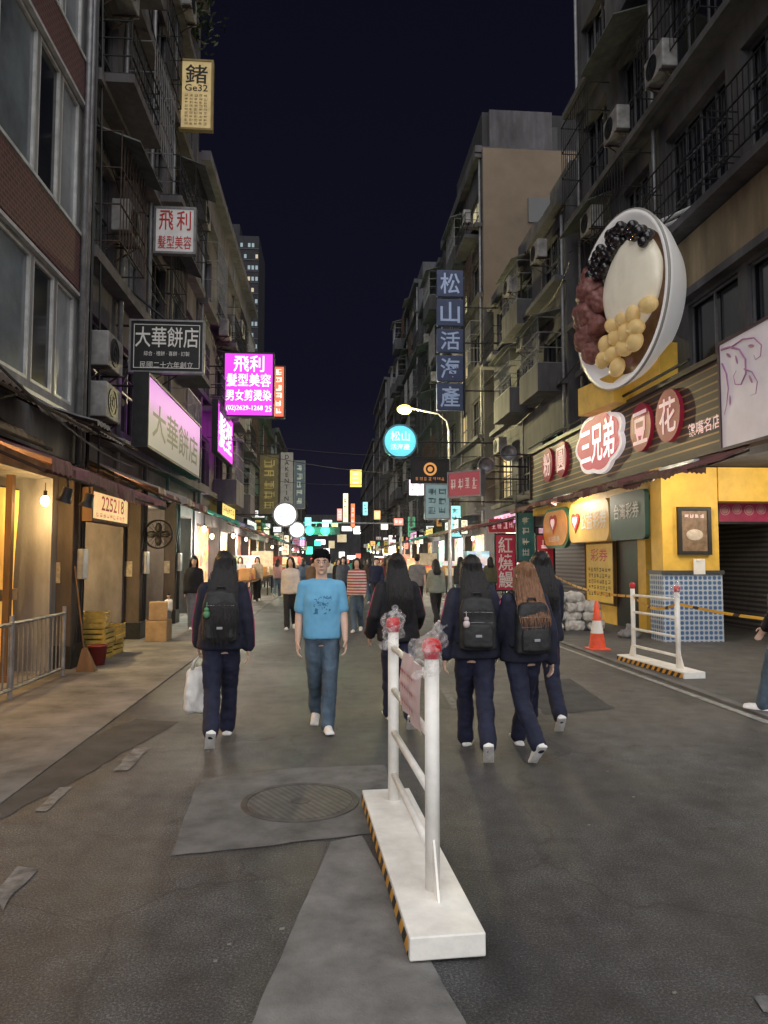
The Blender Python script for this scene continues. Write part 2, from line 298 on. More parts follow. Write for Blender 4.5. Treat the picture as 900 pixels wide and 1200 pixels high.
        if sleeve>.9: Tp.limb([sh,sh+d*.08,sh.lerp(el,.5),el,el.lerp(wr,.5),wr-d2*.005],[.050*m+w,.054*m+w,.05*m+w,.044*m+w,.04*m+w,.034*m+w],12)
        else: Tp.limb([sh,sh+d*.09,sh+d*.285*sleeve],[.056,.059,.060],12)
        if stripe_m: o=V((sx,0,0))*(.05*m+w+.001); STS.append([v*k for v in(sh+o+V((0,0,.0)),sh.lerp(el,.5)+o*.97,el+o*.9,wr+o*.8)])
    # head
    B.limb([q(0,-.012,1.40),q(0,.0,1.53)],[.05 if fem else .056,.046 if fem else .053])
    B.ball(q(0,0,1.606),(.073,.093,.104),20,14); B.ball(q(0,.030,1.547),(.057,.059,.068),16,12); B.ball(q(0,.047,1.587),(.058,.043,.062),14,10)
    B.limb([q(0,.087,1.603),q(0,.098,1.582),q(0,.104,1.568)],[.007,.010,.0125],8); B.ball(q(0,.085,1.625),(.05,.01,.009)); B.ball(q(0,.088,1.534),(.022,.008,.008)); B.ball(q(0,.074,1.496),(.022,.017,.016))
    for sx in(1,-1): B.ball(q(sx*.077,-.002,1.585),(.01,.018,.03),10,8); B.ball(q(sx*.012,.093,1.565),(.009,.010,.007),8,6)
    link('body',remesh(B,.0065 if near else vox*.6,1 if near else 2,k),SKIN,r,True)
    fold=.010 if near else .005
    link('trousers',remesh(T,.012 if near else vox,3,k,fold,8,(1.2,1.2,1.6),sd),bot,r,True)
    link('jacket' if sleeve>.9 else 'shirt',remesh(Tp,.011 if near else vox,6 if near else 3,k,fold*(.9 if sleeve>.9 else .65),9,(1.1,1.1,.75),sd+5),top,r,True)
    for pts in STS: MB().tube(pts,.006,6).build('sleeve_stripe',stripe_m,r,True,True)
    # hair
    Hm=MB()
    if hair=='short':
        Hm.ball(q(0,-.018,1.650),(.084,.101,.086),20,14); Hm.ball(q(0,-.055,1.60),(.080,.054,.078),16,12)
        for sx in(1,-1): Hm.limb([q(sx*.071,.010,1.67),q(sx*.0775,.016,1.60)],[.020,.009],8)
        for i in range(15):
            t=-1.25+2.5*i/14; Hm.limb([q(.045*sin(t),.0+.03*cos(t),1.712),q(.066*sin(t),.034+.042*cos(t),1.696),q(.073*sin(t)+.006*cos(i*2.1),.036+.055*cos(t),1.658+.006*sin(i*2.3))],[.020,.018,.010],7)
        link('hair',remesh(Hm,.006 if near else .018,1,k,.004,60,(1,1,1),sd),hm,r,True)
    else:
        Hm.ball(q(0,-.016,1.625),(.086,.107,.099),18,12)
        if pack: path=[(1.62,-.03,.084,.07),(1.5,-.075,.10,.06),(1.40,-.12,.118,.05),(1.32,-.185,.128,.045),(1.22,-.27,.128,.03),(1.1,-.285,.115,.025),(.95,-.285,.085,.02)]
        else: path=[(1.62,-.03,.084,.07),(1.5,-.07,.10,.06),(1.40,-.105,.118,.05),(1.28,-.14,.12,.035),(1.1,-.145,.11,.03),(.95,-.145,.08,.025)]
        def at(z):
            for (z0,*a),(z1,*b) in zip(path,path[1:]):
                if z>=z1: t=(z0-z)/(z0-z1); t=max(0,t); return [u+(w-u)*t for u,w in zip(a,b)]
            return path[-1][1:]
        zs=[1.62-(1.62-hend)*i/9 for i in range(10)]
        Hm.loft([(sway*(z-.95)+.006*sin(i*1.1+sd),at(z)[0],z+dz,at(z)[1]*(1 if i<8 else .82),at(z)[2]*(1 if i<8 else .6)) for i,z in enumerate(zs)],16)
        for sx in(1,-1): Hm.limb([q(sx*.07,.03,1.64),q(sx*.084,.015,1.55),q(sx*.09,-.02,1.45)],[.026,.026,.03])
        o=link('hair',remesh(Hm,.010 if near else .02,2,k,.008,26,(1,1,.15),sd),hm,r,True)
        if near:
            sb=MB(); rr=random.Random(sd)
            for i in range(230):
                u=rr.uniform(-1,1); e=hend+rr.uniform(-.12,.05); z0=rr.uniform(1.5,1.66); pts=[]; wo=rr.uniform(-.02,.02)
                for j in range(10):
                    z=z0+(e-z0)*j/9; a=at(min(z,1.62)); s=1.03+.07*sin(i); xx=u*a[1]*s+.010*sin(i*1.7+j*.7)+wo*(j/9)**2; yy=a[0]-a[2]*s*sqrt(max(0,1-u*u))-.003
                    if z>1.6: kk=sqrt(max(.05,1-((z-1.625)/.1)**2)); xx=u*.087*kk; yy=-.016-.109*kk*sqrt(1-u*u)
                    pts.append(q(xx,yy,z))
                for j in range(9):
                    w=.0045*(1-j/11); w2=.0045*(1-(j+1)/11); dx=V((1,0,0))
                    sb.quad((pts[j]-dx*w)*k,(pts[j]+dx*w)*k,(pts[j+1]+dx*w2)*k,(pts[j+1]-dx*w2)*k)
            sb.build('hair_strands',hm,o,True)
    if near:
        for sx in(1,-1):
            ey=MB().ball(q(sx*.031,.0835,1.601),(.014,.009,.006)).mesh('eye',k); eo=link('eye',ey,EYEW,r,True)
            link('iris',MB().ball(q(sx*.031,.0905,1.601),(.0065,.004,.006)).mesh('iris',k),EYEB,eo,True)
            link('eyebrow',MB().tube([q(sx*.016,.0955,1.620),q(sx*.032,.095,1.625),q(sx*.049,.084,1.620)],[.0035,.0042,.002],6).mesh('b',k),hm,r)
        link('mouth',MB().ball(q(0,.0945,1.533),(.021,.005,.0045)).mesh('mouth',k),LIP,r,True)
    return r,k,dz,[h[0]*k for h in HANDS]
def backpack(label,p,col,charm=None):
    r,k,dz,_=p; b=E('backpack',label,'backpack',r.location,r.rotation_euler.z)
    def q(x,y,z): return V((x,y,z+dz))
    m=MB(); m.loft([(0,-.205,z+dz,w,d) for z,w,d in((.925,.13,.05),(.94,.152,.068),(1.1,.158,.075),(1.26,.15,.068),(1.345,.125,.05),(1.365,.08,.03))],28,.5)
    link('bag_body',remesh(m,.009,2,k,.009,10,(1,1,1),3),col,b,True)
    m=MB(); m.loft([(0,-.275,z+dz,w,d) for z,w,d in((.95,.11,.018),(.965,.125,.032),(1.08,.125,.034),(1.135,.115,.026),(1.15,.09,.01))],24,.5)
    link('front_pocket',remesh(m,.009,2,k,.005,12,(1,1,1),7),col,b,True)
    for sx in(1,-1):
        pts=[q(sx*.085,-.15,1.34),q(sx*.10,-.085,1.43),q(sx*.105,.0,1.458),q(sx*.11,.085,1.41),q(sx*.115,.135,1.27),q(sx*.13,.115,1.1),q(sx*.15,0,1.02),q(sx*.14,-.13,.98)]
        m=MB()
        for a,c in zip(pts,pts[1:]): m.bar(a*k,c*k,.05,.012,(c-a).cross(V((1,0,0))))
        m.build('shoulder_strap',col,b,True)
    m=MB(); m.tube([q(-.04,-.19,1.36)*k,q(-.03,-.2,1.40)*k,q(.03,-.2,1.40)*k,q(.04,-.19,1.36)*k],.008,6); m.build('carry_handle',col,b,True)
    for z in(1.155,1.24): MB().tube([q(-.12,-.268 if z<1.2 else -.279,z)*k,q(0,-.284,z+.004)*k,q(.12,-.268 if z<1.2 else -.279,z)*k],.003,5).build('zipper',STEEL,b,True)
    m=MB(); m.obox(q(.0,-.312,1.05)*k,(.05,.006,.022)); m.build('logo_patch',pm('pale_patch',(.3,.3,.32),.5,.1,9,0),b,True,bev=.003)
    if charm:
        m=MB(); cc=q(*charm[0]); m.ball(cc*k,(.028,.02,.032)); m.ball((cc+V((0,0,.04)))*k,(.02,.018,.02)); m.tube([(cc+V((0,.01,.05)))*k,(cc+V((0,.03,.1)))*k],.003,4); m.build('charm',charm[1],b,True,True)
    return b
BAGM=pm('backpack_nylon',(.022,.022,.024),.55,.35,12,.3,130)
p=G(258,868); pa=person('student walking away in navy jacket and trousers, leftmost pedestrian, carrying a white bag',p.x,p.y,.08,1.68,stripe_m=PINK,stride=.32,ph=1,near=True,hend=1.0,pack=True,arms=((-.15,.2,.3),(.2,.2,.2)),curl=(.5,1.),loose=.045,sway=.03)
backpack('black backpack with a green charm, under the longest black hair on the left',pa,BAGM,((-.11,-.31,1.17),pm('green_charm',(.1,.3,.15),.5,.2,9,0)))
hl=pa[3][1]; b=E('carrier_bag','white plastic carrier bag hanging from the left student hand','bag',(p.x+hl.x-.02,p.y+hl.y,.18))
WB=pm('white_plastic',(.74,.73,.70),.35,.12,9,.4,18); m=MB(); m.loft([(-.02,0,z,w,d) for z,w,d in((.02,.09,.06),(.05,.125,.085),(.2,.13,.085),(.36,.11,.06),(.44,.075,.03))],20,.8)
link('sack',remesh(m,.012,2,1,.03,9,(1,1,.6),2),WB,b,True)
hz_=hl.z-.18
for s in(-1,1): MB().tube([(-.07,s*.02,.42),(-.05,s*.02,hz_*.5+.22),(0,0,hz_),(.03,s*.02,hz_*.5+.22),(.04,s*.02,.42)],[.016,.011,.008,.011,.016],6).build('handle',WB,b,True,True)
# man
def tee():
    m,n,l,b=nm('blue_printed_tee'); t=n.new('ShaderNodeTexCoord'); s=n.new('ShaderNodeSeparateXYZ'); l.new(t.outputs['Object'],s.inputs[0])
    def mr(o,c,w):
        a=n.new('ShaderNodeMath'); a.operation='SUBTRACT'; l.new(s.outputs[o],a.inputs[0]); a.inputs[1].default_value=c
        b_=n.new('ShaderNodeMath'); b_.operation='ABSOLUTE'; l.new(a.outputs[0],b_.inputs[0]); d=n.new('ShaderNodeMath'); d.operation='LESS_THAN'; l.new(b_.outputs[0],d.inputs[0]); d.inputs[1].default_value=w; return d.outputs[0]
    def mu(a,b_):
        d=n.new('ShaderNodeMath'); d.operation='MULTIPLY'; l.new(a,d.inputs[0]); l.new(b_,d.inputs[1]); return d.outputs[0]
    g=n.new('ShaderNodeMath'); g.operation='GREATER_THAN'; l.new(noise(n,l,24,det=3),g.inputs[0]); g.inputs[1].default_value=.54
    yp=n.new('ShaderNodeMath'); yp.operation='GREATER_THAN'; l.new(s.outputs[1],yp.inputs[0]); yp.inputs[1].default_value=.03
    k=mu(mu(mu(mr(0,0,.085),mr(2,1.17,.085)),yp.outputs[0]),g.outputs[0]); x=n.new('ShaderNodeMix'); x.data_type='RGBA'; l.new(k,x.inputs['Factor'])
    l.new(ramp(n,l,noise(n,l,7),[(.3,(.13,.37,.58,1)),(.7,(.17,.45,.68,1))]),x.inputs['A']); x.inputs['B'].default_value=(.05,.17,.30,1); l.new(x.outputs['Result'],b.inputs['Base Color']); b.inputs['Roughness'].default_value=.85; return m
p=G(377,855); pb=person('man in a light blue printed T-shirt and jeans walking towards the camera',p.x,p.y,PI+.03,1.67,False,tee(),JEAN,SHOE,'short',HG,stride=.18,ph=-1,near=True,sleeve=.76,loose=.014,arms=((-.05,.13,.22),(.1,.13,.25)),curl=(.6,.6),topend=.87,sway=.02)
r_,k_,dz_,_=pb; g=E('glasses','thin dark rimmed glasses worn by the man in blue','glasses',r_.location,r_.rotation_euler.z); sx_=.02*.65
for sx in(1,-1): MB().tube([V((sx_+sx*.033+.023*cos(t),.106,1.6+dz_+.016*sin(t)))*k_ for t in [2*PI*i/14 for i in range(14)]],.0007,5,True).build('rim',DK,g,True); MB().tube([V((sx_+sx*.056,.105,1.604+dz_))*k_,V((sx_+sx*.08,.0,1.6+dz_))*k_],.0009,5).build('temple_arm',DK,g,True)
MB().tube([V((sx_-.01,.107,1.602+dz_))*k_,V((sx_+.01,.107,1.602+dz_))*k_],.0008,5).build('bridge',DK,g,True)
p=G(467,848); pc=person('student in dark jacket seen from behind, between blue T-shirt man and barrier post',p.x,p.y,.08,1.66,top=pm('black_jacket',(.015,.014,.018),.75,.3,9,.3,120),stride=.3,ph=-1,near=True,hend=1.12,loose=.045,stripe_m=PINK,arms=((.1,.28,.9),(-.1,.3,.7)),sway=-.03)
p=G(557,882); pd=person('student with black hair and navy tracksuit, right beside the near barrier lamp',p.x,p.y,-.08,1.65,stripe_m=PINK,stride=.36,ph=-1,near=True,hend=1.30,pack=True,loose=.05,arms=((.2,.22,.35),(-.25,.25,.35)),sway=-.03)
backpack('black school backpack worn by the black haired student beside the barrier lamp',pd,BAGM,((-.1,-.31,1.15),pm('white_charm',(.6,.5,.5),.5,.2,9,0)))
p=G(615,882); pe=person('student with long brown hair in navy tracksuit, seen from behind',p.x,p.y,.12,1.60,hm=HBR,stripe_m=PINK,stride=.38,ph=1,near=True,hend=1.25,pack=True,loose=.045,arms=((-.25,.2,.3),(.2,.2,.3)),sway=.03)
backpack('black backpack below the long brown hair',pe,BAGM)
p=G(636,850); person('student in dark jacket mostly hidden behind the brown haired student',p.x,p.y,0,1.68,stride=.3,ph=-1,near=True,hend=1.2,loose=.045)
p=G(921,836); person('person in jeans stepping in at the right edge of the photo',p.x,p.y,.9,1.68,False,BLK,JEAN,SHOE,'short',HG,stride=.3,ph=-1,near=True)
ST1=stripe('red_striped_knit',(.5,.47,.44),(.33,.03,.04),(0,0,1),16); CREAM=pm('cream_sweater',(.56,.5,.46),.85,.15,9,.3,100)
def far(px,py,lab,to,H=1.66,**kw):
    p=G(px,py); person(lab,p.x,p.y,(PI if to else 0)+.5*mn.noise(V((px*.37,py*.11,0))),H,vox=.03,**kw)
far(340,738,'woman in cream sweater and black trousers walking towards the camera',1,1.64,top=CREAM,bot=BLK,hend=1.38,stride=.2)
far(418,741,'woman in red and white striped top and jeans facing the camera',1,1.62,top=ST1,bot=JEAN,hend=1.35,stride=.18)
far(489,722,'person in pale grey T-shirt walking away, behind the barrier lamps',0,1.72,fem=False,top=GREYC,bot=BLK,hair='short',sleeve=.7)
far(511,733,'woman in sage green top and dark trousers near the right shops',0,1.6,top=pm('sage_cloth',(.24,.26,.22),.8,.2,9,.2),bot=BLK,hend=1.3)
far(226,738,'person in dark coat standing under the left awning',1,1.66,top=BLK,bot=GREYC,hend=1.38,stride=.05)
far(197,735,'small child in white top beside the left shop doorway',1,.78,top=SHOE,bot=GREYC,hair='short',stride=.06)
fc=[(366,708,'brown coated',(.1,.06,.035)),(396,703,'black coated',(.012,.012,.014)),(405,697,'grey hooded',(.12,.12,.13)),(441,712,'navy jacketed',(.015,.02,.05)),(452,700,'maroon jacketed',(.12,.02,.03)),(459,706,'dark green jacketed',(.02,.05,.03)),(386,688,'white shirted',(.5,.48,.45)),(431,690,'khaki jacketed',(.16,.12,.06)),(355,698,'denim jacketed',(.05,.08,.14)),(376,684,'red jacketed',(.3,.03,.03)),(540,716,'charcoal jacketed',(.03,.03,.033)),(301,705,'beige coated',(.3,.24,.17)),(414,684,'teal jacketed',(.02,.12,.12)),(446,686,'tan shirted',(.28,.2,.12)),(325,700,'pale pink jacketed',(.4,.25,.25)),(395,682,'yellow jacketed',(.4,.28,.05)),(424,700,'black hooded',(.015,.015,.015)),(402,714,'slate jacketed',(.06,.07,.09)),(318,690,'purple jacketed',(.12,.05,.14)),(470,696,'white hooded',(.45,.44,.43)),(433,708,'dark brown coated',(.05,.03,.02)),(370,694,'grey shirted',(.2,.2,.2)),(575,712,'olive jacketed',(.09,.09,.05)),(281,708,'black and white dressed',(.2,.2,.21))]
for i,(px,py,d,c) in enumerate(fc):
    far(px,py,d+' person in the distant crowd down the street',i%2,1.58+.02*(i%6),fem=bool(i%3),top=pm('crowd_'+d.split()[0]+str(i),c,.8,.2,9,0),bot=BLK if i%2 else JEAN,hair='long' if i%3 else 'short',hend=1.35,stride=.14+.03*(i%5),group='people in the distant crowd')
# ---------------- ground
ASP=asphalt(); CONC=pm('worn_concrete',(.14,.14,.141),.85,.5,1.6,.4,70); CONC2=pm('concrete_patch',(.175,.172,.167),.85,.4,3.5,.5,90); DASP=pm('asphalt_patch',(.052,.053,.056),.8,.4,3,.5,140)
struct(MB().quad((-300,-60,-.03),(300,-60,-.03),(300,600,-.03),(-300,600,-.03)),'ground',CONC)
struct(MB().quad((-2.12,-8,0),(4.4,-8,0),(4.4,260,0),(-2.12,260,0)),'road',ASP)
m=MB()
y=-6.
while y<90: L=2.2; m.box(-4.4,-2.125,y+.006,y+L-.006,-.03,.012); y+=L
struct(m,'pavement',CONC); struct(MB().box(4.52,10.2,-6,140,-.03,.02),'pavement',pm('dark_paving',(.075,.074,.075),.7,.35,3,.4,60)); struct(MB().box(4.405,4.515,-6,140,-.03,.024),'kerb',CONC)
def gp(name,pts,mat,z,jit=0.):
    P=[G(a,b,z) for a,b in pts]; out=[]
    for a,b in zip(P,P[1:]+P[:1]):
        n_=max(1,int((b-a).length/.09)) if jit else 1; s=(b-a).cross(Z).normalized()
        for i in range(n_): out.append(a.lerp(b,i/n_)+s*jit*(mn.noise(a.lerp(b,i/n_)*7)+.6*mn.noise(a.lerp(b,i/n_)*19)))
    struct(MB().quad(*out),name,mat)
gp('road_patch',[(388,986),(424,979),(553,1212),(288,1212)],CONC2,.004,.008); gp('road_patch',[(233,913),(345,900),(450,896),(472,948),(438,976),(320,990),(200,1003)],pm('pale_asphalt_patch',(.135,.134,.132),.8,.4,4,.5,120),.0045,.014)
gp('road_patch',[(600,800),(668,795),(720,830),(640,838)],DASP,.004,.03); gp('road_patch',[(0,905),(160,842),(210,846),(60,930),(0,960)],DASP,.004,.04)
LINE=pm('worn_road_paint',(.13,.13,.13),.7,.65,11,.2,60)
gp('road_marking',[(652,757),(656,757),(905,846),(898,848)],pm('road_line_paint',(.28,.275,.26),.7,.55,9,.2,60),.006)
for q_ in([(157,876),(176,876),(150,903),(133,903)],[(70,922),(84,922),(55,950),(40,950)],[(20,1015),(44,1018),(0,1068),(0,1040)],[(884,1168),(920,1164),(920,1185),(896,1186)],[(515,806),(524,806),(540,830),(530,830)]): gp('road_marking',q_,LINE,.006,.025)
c=G(352,940); mh=E('manhole_cover','round iron manhole cover set in the pale patch','manhole cover',(c.x,c.y,0)); MHM=stripe('cast_iron_grid',(.062,.058,.055),(.095,.09,.085),(1,.6,0),20,.5,.6,.35)
MB().lathe([(.0,.009),(.335,.009),(.34,.006)],c,Z,40).build('lid',MHM,mh); MB().lathe([(.345,.0055),(.35,.010),(.385,.010),(.39,.005)],c,Z,40).build('rim',pm('worn_iron',(.06,.056,.053),.6,.4,8,.2),mh)
MB().lathe([(.0,.0125),(.06,.0125),(.065,.0095)],c,Z,24).build('centre_boss',MC['worn_iron'],mh)
rr=random.Random(4); LEAF=pm('litter_paper',(.25,.24,.22),.8,.2,9,0)
for px,py in((268,1108),(252,1128),(742,935),(712,905),(790,1165),(690,968),(330,1090)):
    c=G(px,py); w=.012+.008*rr.random(); solo(MB().obox((c.x,c.y,.006),(w,w*.6,.004)).obox((c.x+w*.4,c.y,.008),(w*.5,w*.5,.004)),'litter_scrap',LEAF,'tiny pale paper scrap lying on the open asphalt','litter','paper scraps on the asphalt')
# ---------------- buildings
def fac(root,sd,xf,y0,y1,z0,z1,wins,wm,dep=7,fm=None):
    m=MB(); ys=sorted({y0,y1,*[w[0] for w in wins],*[w[1] for w in wins]}); zs=sorted({z0,z1,*[w[2] for w in wins],*[w[3] for w in wins]})
    for a,b in zip(ys,ys[1:]):
        for c,d in zip(zs,zs[1:]):
            if any(w[0]<(a+b)/2<w[1] and w[2]<(c+d)/2<w[3] for w in wins): continue
            m.quad((xf,a,c),(xf,b,c),(xf,b,d),(xf,a,d))
    xb=xf+sd*dep
    m.quad((xf,y0,z0),(xb,y0,z0),(xb,y0,z1),(xf,y0,z1)); m.quad((xf,y1,z0),(xb,y1,z0),(xb,y1,z1),(xf,y1,z1)); m.quad((xf,y0,z1),(xb,y0,z1),(xb,y1,z1),(xf,y1,z1)); m.quad((xb,y0,z0),(xb,y1,z0),(xb,y1,z1),(xb,y0,z1)); m.quad((xf,y0,z0),(xb,y0,z0),(xb,y1,z0),(xf,y1,z0))
    for w in wins:
        a,b,c,d=w[:4]; k=xf+sd*(w[7] if len(w)>7 else .2)
        m.quad((xf,a,c),(k,a,c),(k,a,d),(xf,a,d)); m.quad((xf,b,c),(k,b,c),(k,b,d),(xf,b,d)); m.quad((xf,a,c),(k,a,c),(k,b,c),(xf,b,c)); m.quad((xf,a,d),(k,a,d),(k,b,d),(xf,b,d))
    m.build('wall',wm,root)
    for w in wins:
        a,b,c,d,pmn,nv,nh=w[:7]; dp=w[7] if len(w)>7 else .2; k=xf+sd*dp
        if nv<0: MB().quad((k,a,c),(k,b,c),(k,b,d),(k,a,d)).build('shop_interior',pmn,root); continue
        f=MB(); o_=min(.07,dp*.5); x=k-sd*o_; t=.045
        for i in range(nv+1): yy=a+t/2+(b-a-t)*i/nv; f.box(x-.02,x+.02,yy-t/2,yy+t/2,c,d)
        for i in range(nh+1): zz=c+t/2+(d-c-t)*i/nh; f.box(x-.018,x+.018,a,b,zz-t/2,zz+t/2)
        fo=f.build('window',fm or FRM,root); MB().quad((k-sd*.006,a,c),(k-sd*.006,b,c),(k-sd*.006,b,d),(k-sd*.006,a,d)).build('pane',pmn,fo)
def cage(root,sd,xf,ya,yb,za,zb,d=.45,mat=None,name='window_cage'):
    m=MB(); x=xf-sd*d; n=max(3,int((yb-ya)/.16))
    for i in range(n+1): y=ya+(yb-ya)*i/n; m.box(x-.008,x+.008,y-.008,y+.008,za,zb)
    for i in range(4):
        z=za+(zb-za)*i/3; m.box(x-.012,x+.012,ya,yb,z-.012,z+.012)
        for y in(ya,yb): m.box(min(x,xf),max(x,xf),y-.01,y+.01,z-.01,z+.01)
    m.build(name,mat or DK,root)
def balcony(root,sd,xf,ya,yb,z,d=.8,mat=None,h=1.):
    MB().box(xf-sd*.003,xf-sd*d,ya,yb,z-.15,z).build('balcony_slab',mat,root); cage(root,sd,xf,ya+.03,yb-.03,z+.02,z+h,d-.05,DK,'balcony_railing')
def ledge(root,sd,xf,y0,y1,z,d=.25,h=.14,mat=None): MB().box(xf-sd*.003,xf-sd*d,y0,y1,z,z+h).build('ledge',mat,root)
def pipe(root,sd,xf,y,z0,z1,r=.05): MB().tube([(xf-sd*.08,y,z0),(xf-sd*.08,y,(z0+z1)/2),(xf-sd*.08,y,z1)],r,8).build('drain_pipe',STEEL,root,smooth=True)
def canopy_(root,sd,xf,a,b,z,d=.8): 
    x1=xf-sd*d; x0=xf-sd*.003
    MB().add([(x0,a,z),(x0,b,z),(x1,b,z-.3),(x1,a,z-.3),(x0,a,z-.03),(x0,b,z-.03),(x1,b,z-.33),(x1,a,z-.33)],[(0,1,2,3),(7,6,5,4),(3,2,6,7),(0,3,7,4),(1,5,6,2)]).build('window_canopy',pm('faded_canopy',(.10,.107,.105),.6,.5,3,.2),root)
INT=[goods('warm_goods_glow',(1.,.66,.34),1.9),goods('white_goods_glow',(1,.9,.75),2.),goods('cool_goods_glow',(.8,.92,1.),1.4),goods('red_goods_glow',(1,.45,.3),1.4)]  # lit shop goods painted as emissive cell patterns on flat panels
def gen(sd,xf,y0,y1,h,seed,wm,label,sill=None,z0=3.3,detail=True,fl=3.1,shops=True,lit=.06):
    rr=random.Random(seed); root=E('apartment_building',label,'building',(xf+sd*3.5,(y0+y1)/2,0)); wins=[]; sill=sill or wm; n=max(1,int((y1-y0)/2.7)); st=(y1-y0)/n; ex=[]
    z=z0+.7
    while z+1.9<h:
        for i in range(n):
            ya=y0+st*(i+.10+.12*rr.random()); yb=y0+st*(i+.74+.16*rr.random()); u=rr.random(); pmn=LITW if u<lit else BLUEW if u<lit*1.6 else GLASS
            wins.append((ya,yb,z,z+1.3+.5*rr.random(),pmn,rr.choice((2,3)),rr.choice((1,2)),.2))
            if detail and rr.random()<.8: ex.append((ya-.1,yb+.1,z,rr.random()))
        z+=fl
    if shops:
        ns=max(1,int((y1-y0)/4.5)); ss=(y1-y0)/ns
        for i in range(ns): wins.append((y0+ss*i+.3,y0+ss*(i+1)-.3,.05,2.7,rr.choice(INT+[INT[0],INT[1],SHUT]),-1,-1,.35))
    fac(root,sd,xf,y0,y1,0,h,wins,wm)
    z=z0+.35
    while z<h: ledge(root,sd,xf,y0+.05,y1-.05,z,.18+.2*rr.random(),.16,sill); z+=fl
    ledge(root,sd,xf,y0,y1,h-.25,.3,.3,sill)
    for a,b,z,u in ex:
        if u<.45: cage(root,sd,xf,a,b,z-.1,z+1.7,.4+.3*u,rr.choice([DK,RUST,STEEL]))
        elif u<.62: canopy_(root,sd,xf,a,b,z+1.95,.6+.3*rr.random())
        elif u<.8: balcony(root,sd,xf,a,b,z-.55,.7,sill)
        else:
            d=.5+.4*rr.random(); MB().box(xf-sd*.003,xf-sd*d,a,b,z-.5,z+.35).build('enclosed_balcony',sill,root); cage(root,sd,xf,a+.02,b-.02,z+.37,z+1.75,d-.03,STEEL); canopy_(root,sd,xf,a-.1,b+.1,z+2.05,d+.2)
    if detail:
        for i in range(2):
            a=y0+(y1-y0)*rr.uniform(.05,.6); MB().box(xf+sd*.6,xf+sd*3.5,a,a+2.+2*rr.random(),h,h+1.2+1.3*rr.random()).build('roof_shed',sill,root)
    pipe(root,sd,xf,y0+.2,3,h-.5); pipe(root,sd,xf,(y0+y1)/2,3,h-.5,.035); return root
# left, nearest
LA=grime('grey_cladding',(.36,.365,.37),.3); root=E('apartment_building','pale clad building with red brick bands at the left edge','building',(-7,7.8,0)); wins=[]
PB=pm('blue_grey_pane',(.13,.15,.165),.15,.6,.7,.04,4,spec=.7)
for z,h in((3.95,1.7),(6.75,2.),(9.6,2.)):
    for a,b,q in((6.6,8.5,PALE),(8.58,9.72,PB),(9.8,10.55,GLASS),(10.63,11.35,PALE)): wins.append((a,b,z,z+h,q,1,1,.05))
WARM=pm('warm_lit_tarp',(.5,.28,.09),.8,.35,3,.4,9,st=(1,3,.3))
wins.append((6.2,10.7,.02,2.75,WARM,-1,-1,1.3)); fac(root,-1,-3.95,4,11.65,0,19,wins,LA,fm=WHITE)
BR=brick('red_brick',(.12,.042,.04),(.08,.03,.032),(.17,.15,.14),4.)
for z,h in((5.78,.85),(8.85,.65),(12,.7)): MB().box(-3.948,-3.90,4,11.64,z,z+h).build('brick_band',BR,root)
for z in(3.75,5.68,6.65,8.77,9.5): MB().box(-3.948,-3.88,4,11.64,z,z+.05).build('window_ledge',WHITE,root)
for y in(11.42,11.58): pipe(root,-1,-3.93,y,2.5,18)
# left grey block
LB=grime('dirty_mauve_render',(.17,.155,.165),.5); root=E('apartment_building','grimy grey block with caged windows behind the black bakery sign','building',(-7,16.9,0)); wins=[]; rr=random.Random(3)
for i,z in enumerate((4.1,7.,10.,13.,16.)):
    for a,b in((12.2,13.6),(14.1,15.7),(16.3,17.9),(18.5,20.1),(20.5,21.7)): wins.append((a,b,z,z+1.7,PALE if rr.random()<.2 else GLASS,3,2,.2))
YW=pm('yellow_wall_glow',(.55,.31,.10),.8,.3,2,.2,glow=.4); BEI=pm('beige_wall_glow',(.42,.31,.19),.8,.25,2,.2,glow=.12)  # lamplight on both walls is partly painted in as a glow of their colour
wins+=[(12.0,14.7,.02,2.8,YW,-1,-1,1.5),(15.5,18.3,.02,2.8,BEI,-1,-1,1.2),(18.8,21.8,.02,2.8,INT[0],-1,-1,1.2)]
fac(root,-1,-4.05,11.75,22,0,20.5,wins,LB)
for z in(3.6,6.5,9.5,12.5,15.5,18.6): ledge(root,-1,-4.05,11.8,21.95,z,.28,.2,LB)
for a,b,z,d in((12.1,13.7,6.9,.55),(16.2,18,6.9,.5),(18.4,20.2,9.9,.6),(12.1,13.7,12.9,.5),(14,15.8,9.9,.6),(16.2,17.9,12.9,.3),(18.4,20.2,4,.5)): cage(root,-1,-4.05,a,b,z,z+1.9,d,rr.choice([RUST,DK,STEEL]))
for a,b,z in((12,14,9.75),(16,18.2,9.7),(12,14,12.6),(18.2,20.3,6.5),(12,13.6,15.4)): balcony(root,-1,-4.05,a,b,z,.75,LB,.95)
for a,b,z in((12.1,13.8,8.95),(16.1,18.1,8.95),(18.3,20.3,12.)): canopy_(root,-1,-4.05,a,b,z,.85)
for y in(13.9,16.,18.2): pipe(root,-1,-4.05,y,3,19)
gen(-1,-4.,22.1,37,14.2,11,grime('lilac_render',(.18,.165,.195),.4),'lilac grey block with ledges behind the lit magenta sign',fl=2.9)
gen(-1,-4.1,37.2,52,11.8,12,grime('brown_render',(.10,.085,.075),.4),'brown low block just past the lilac grey block',lit=.1)
gen(-1,-3.9,52.2,78,11,13,grime('grey_render',(.11,.11,.115),.4),'grey low block further down the left side',detail=False,lit=.15)
gen(-1,-4.,78.2,130,11,14,grime('slate_render',(.08,.08,.09),.4),'dark terrace at the far left end of the street',detail=False,lit=.2)
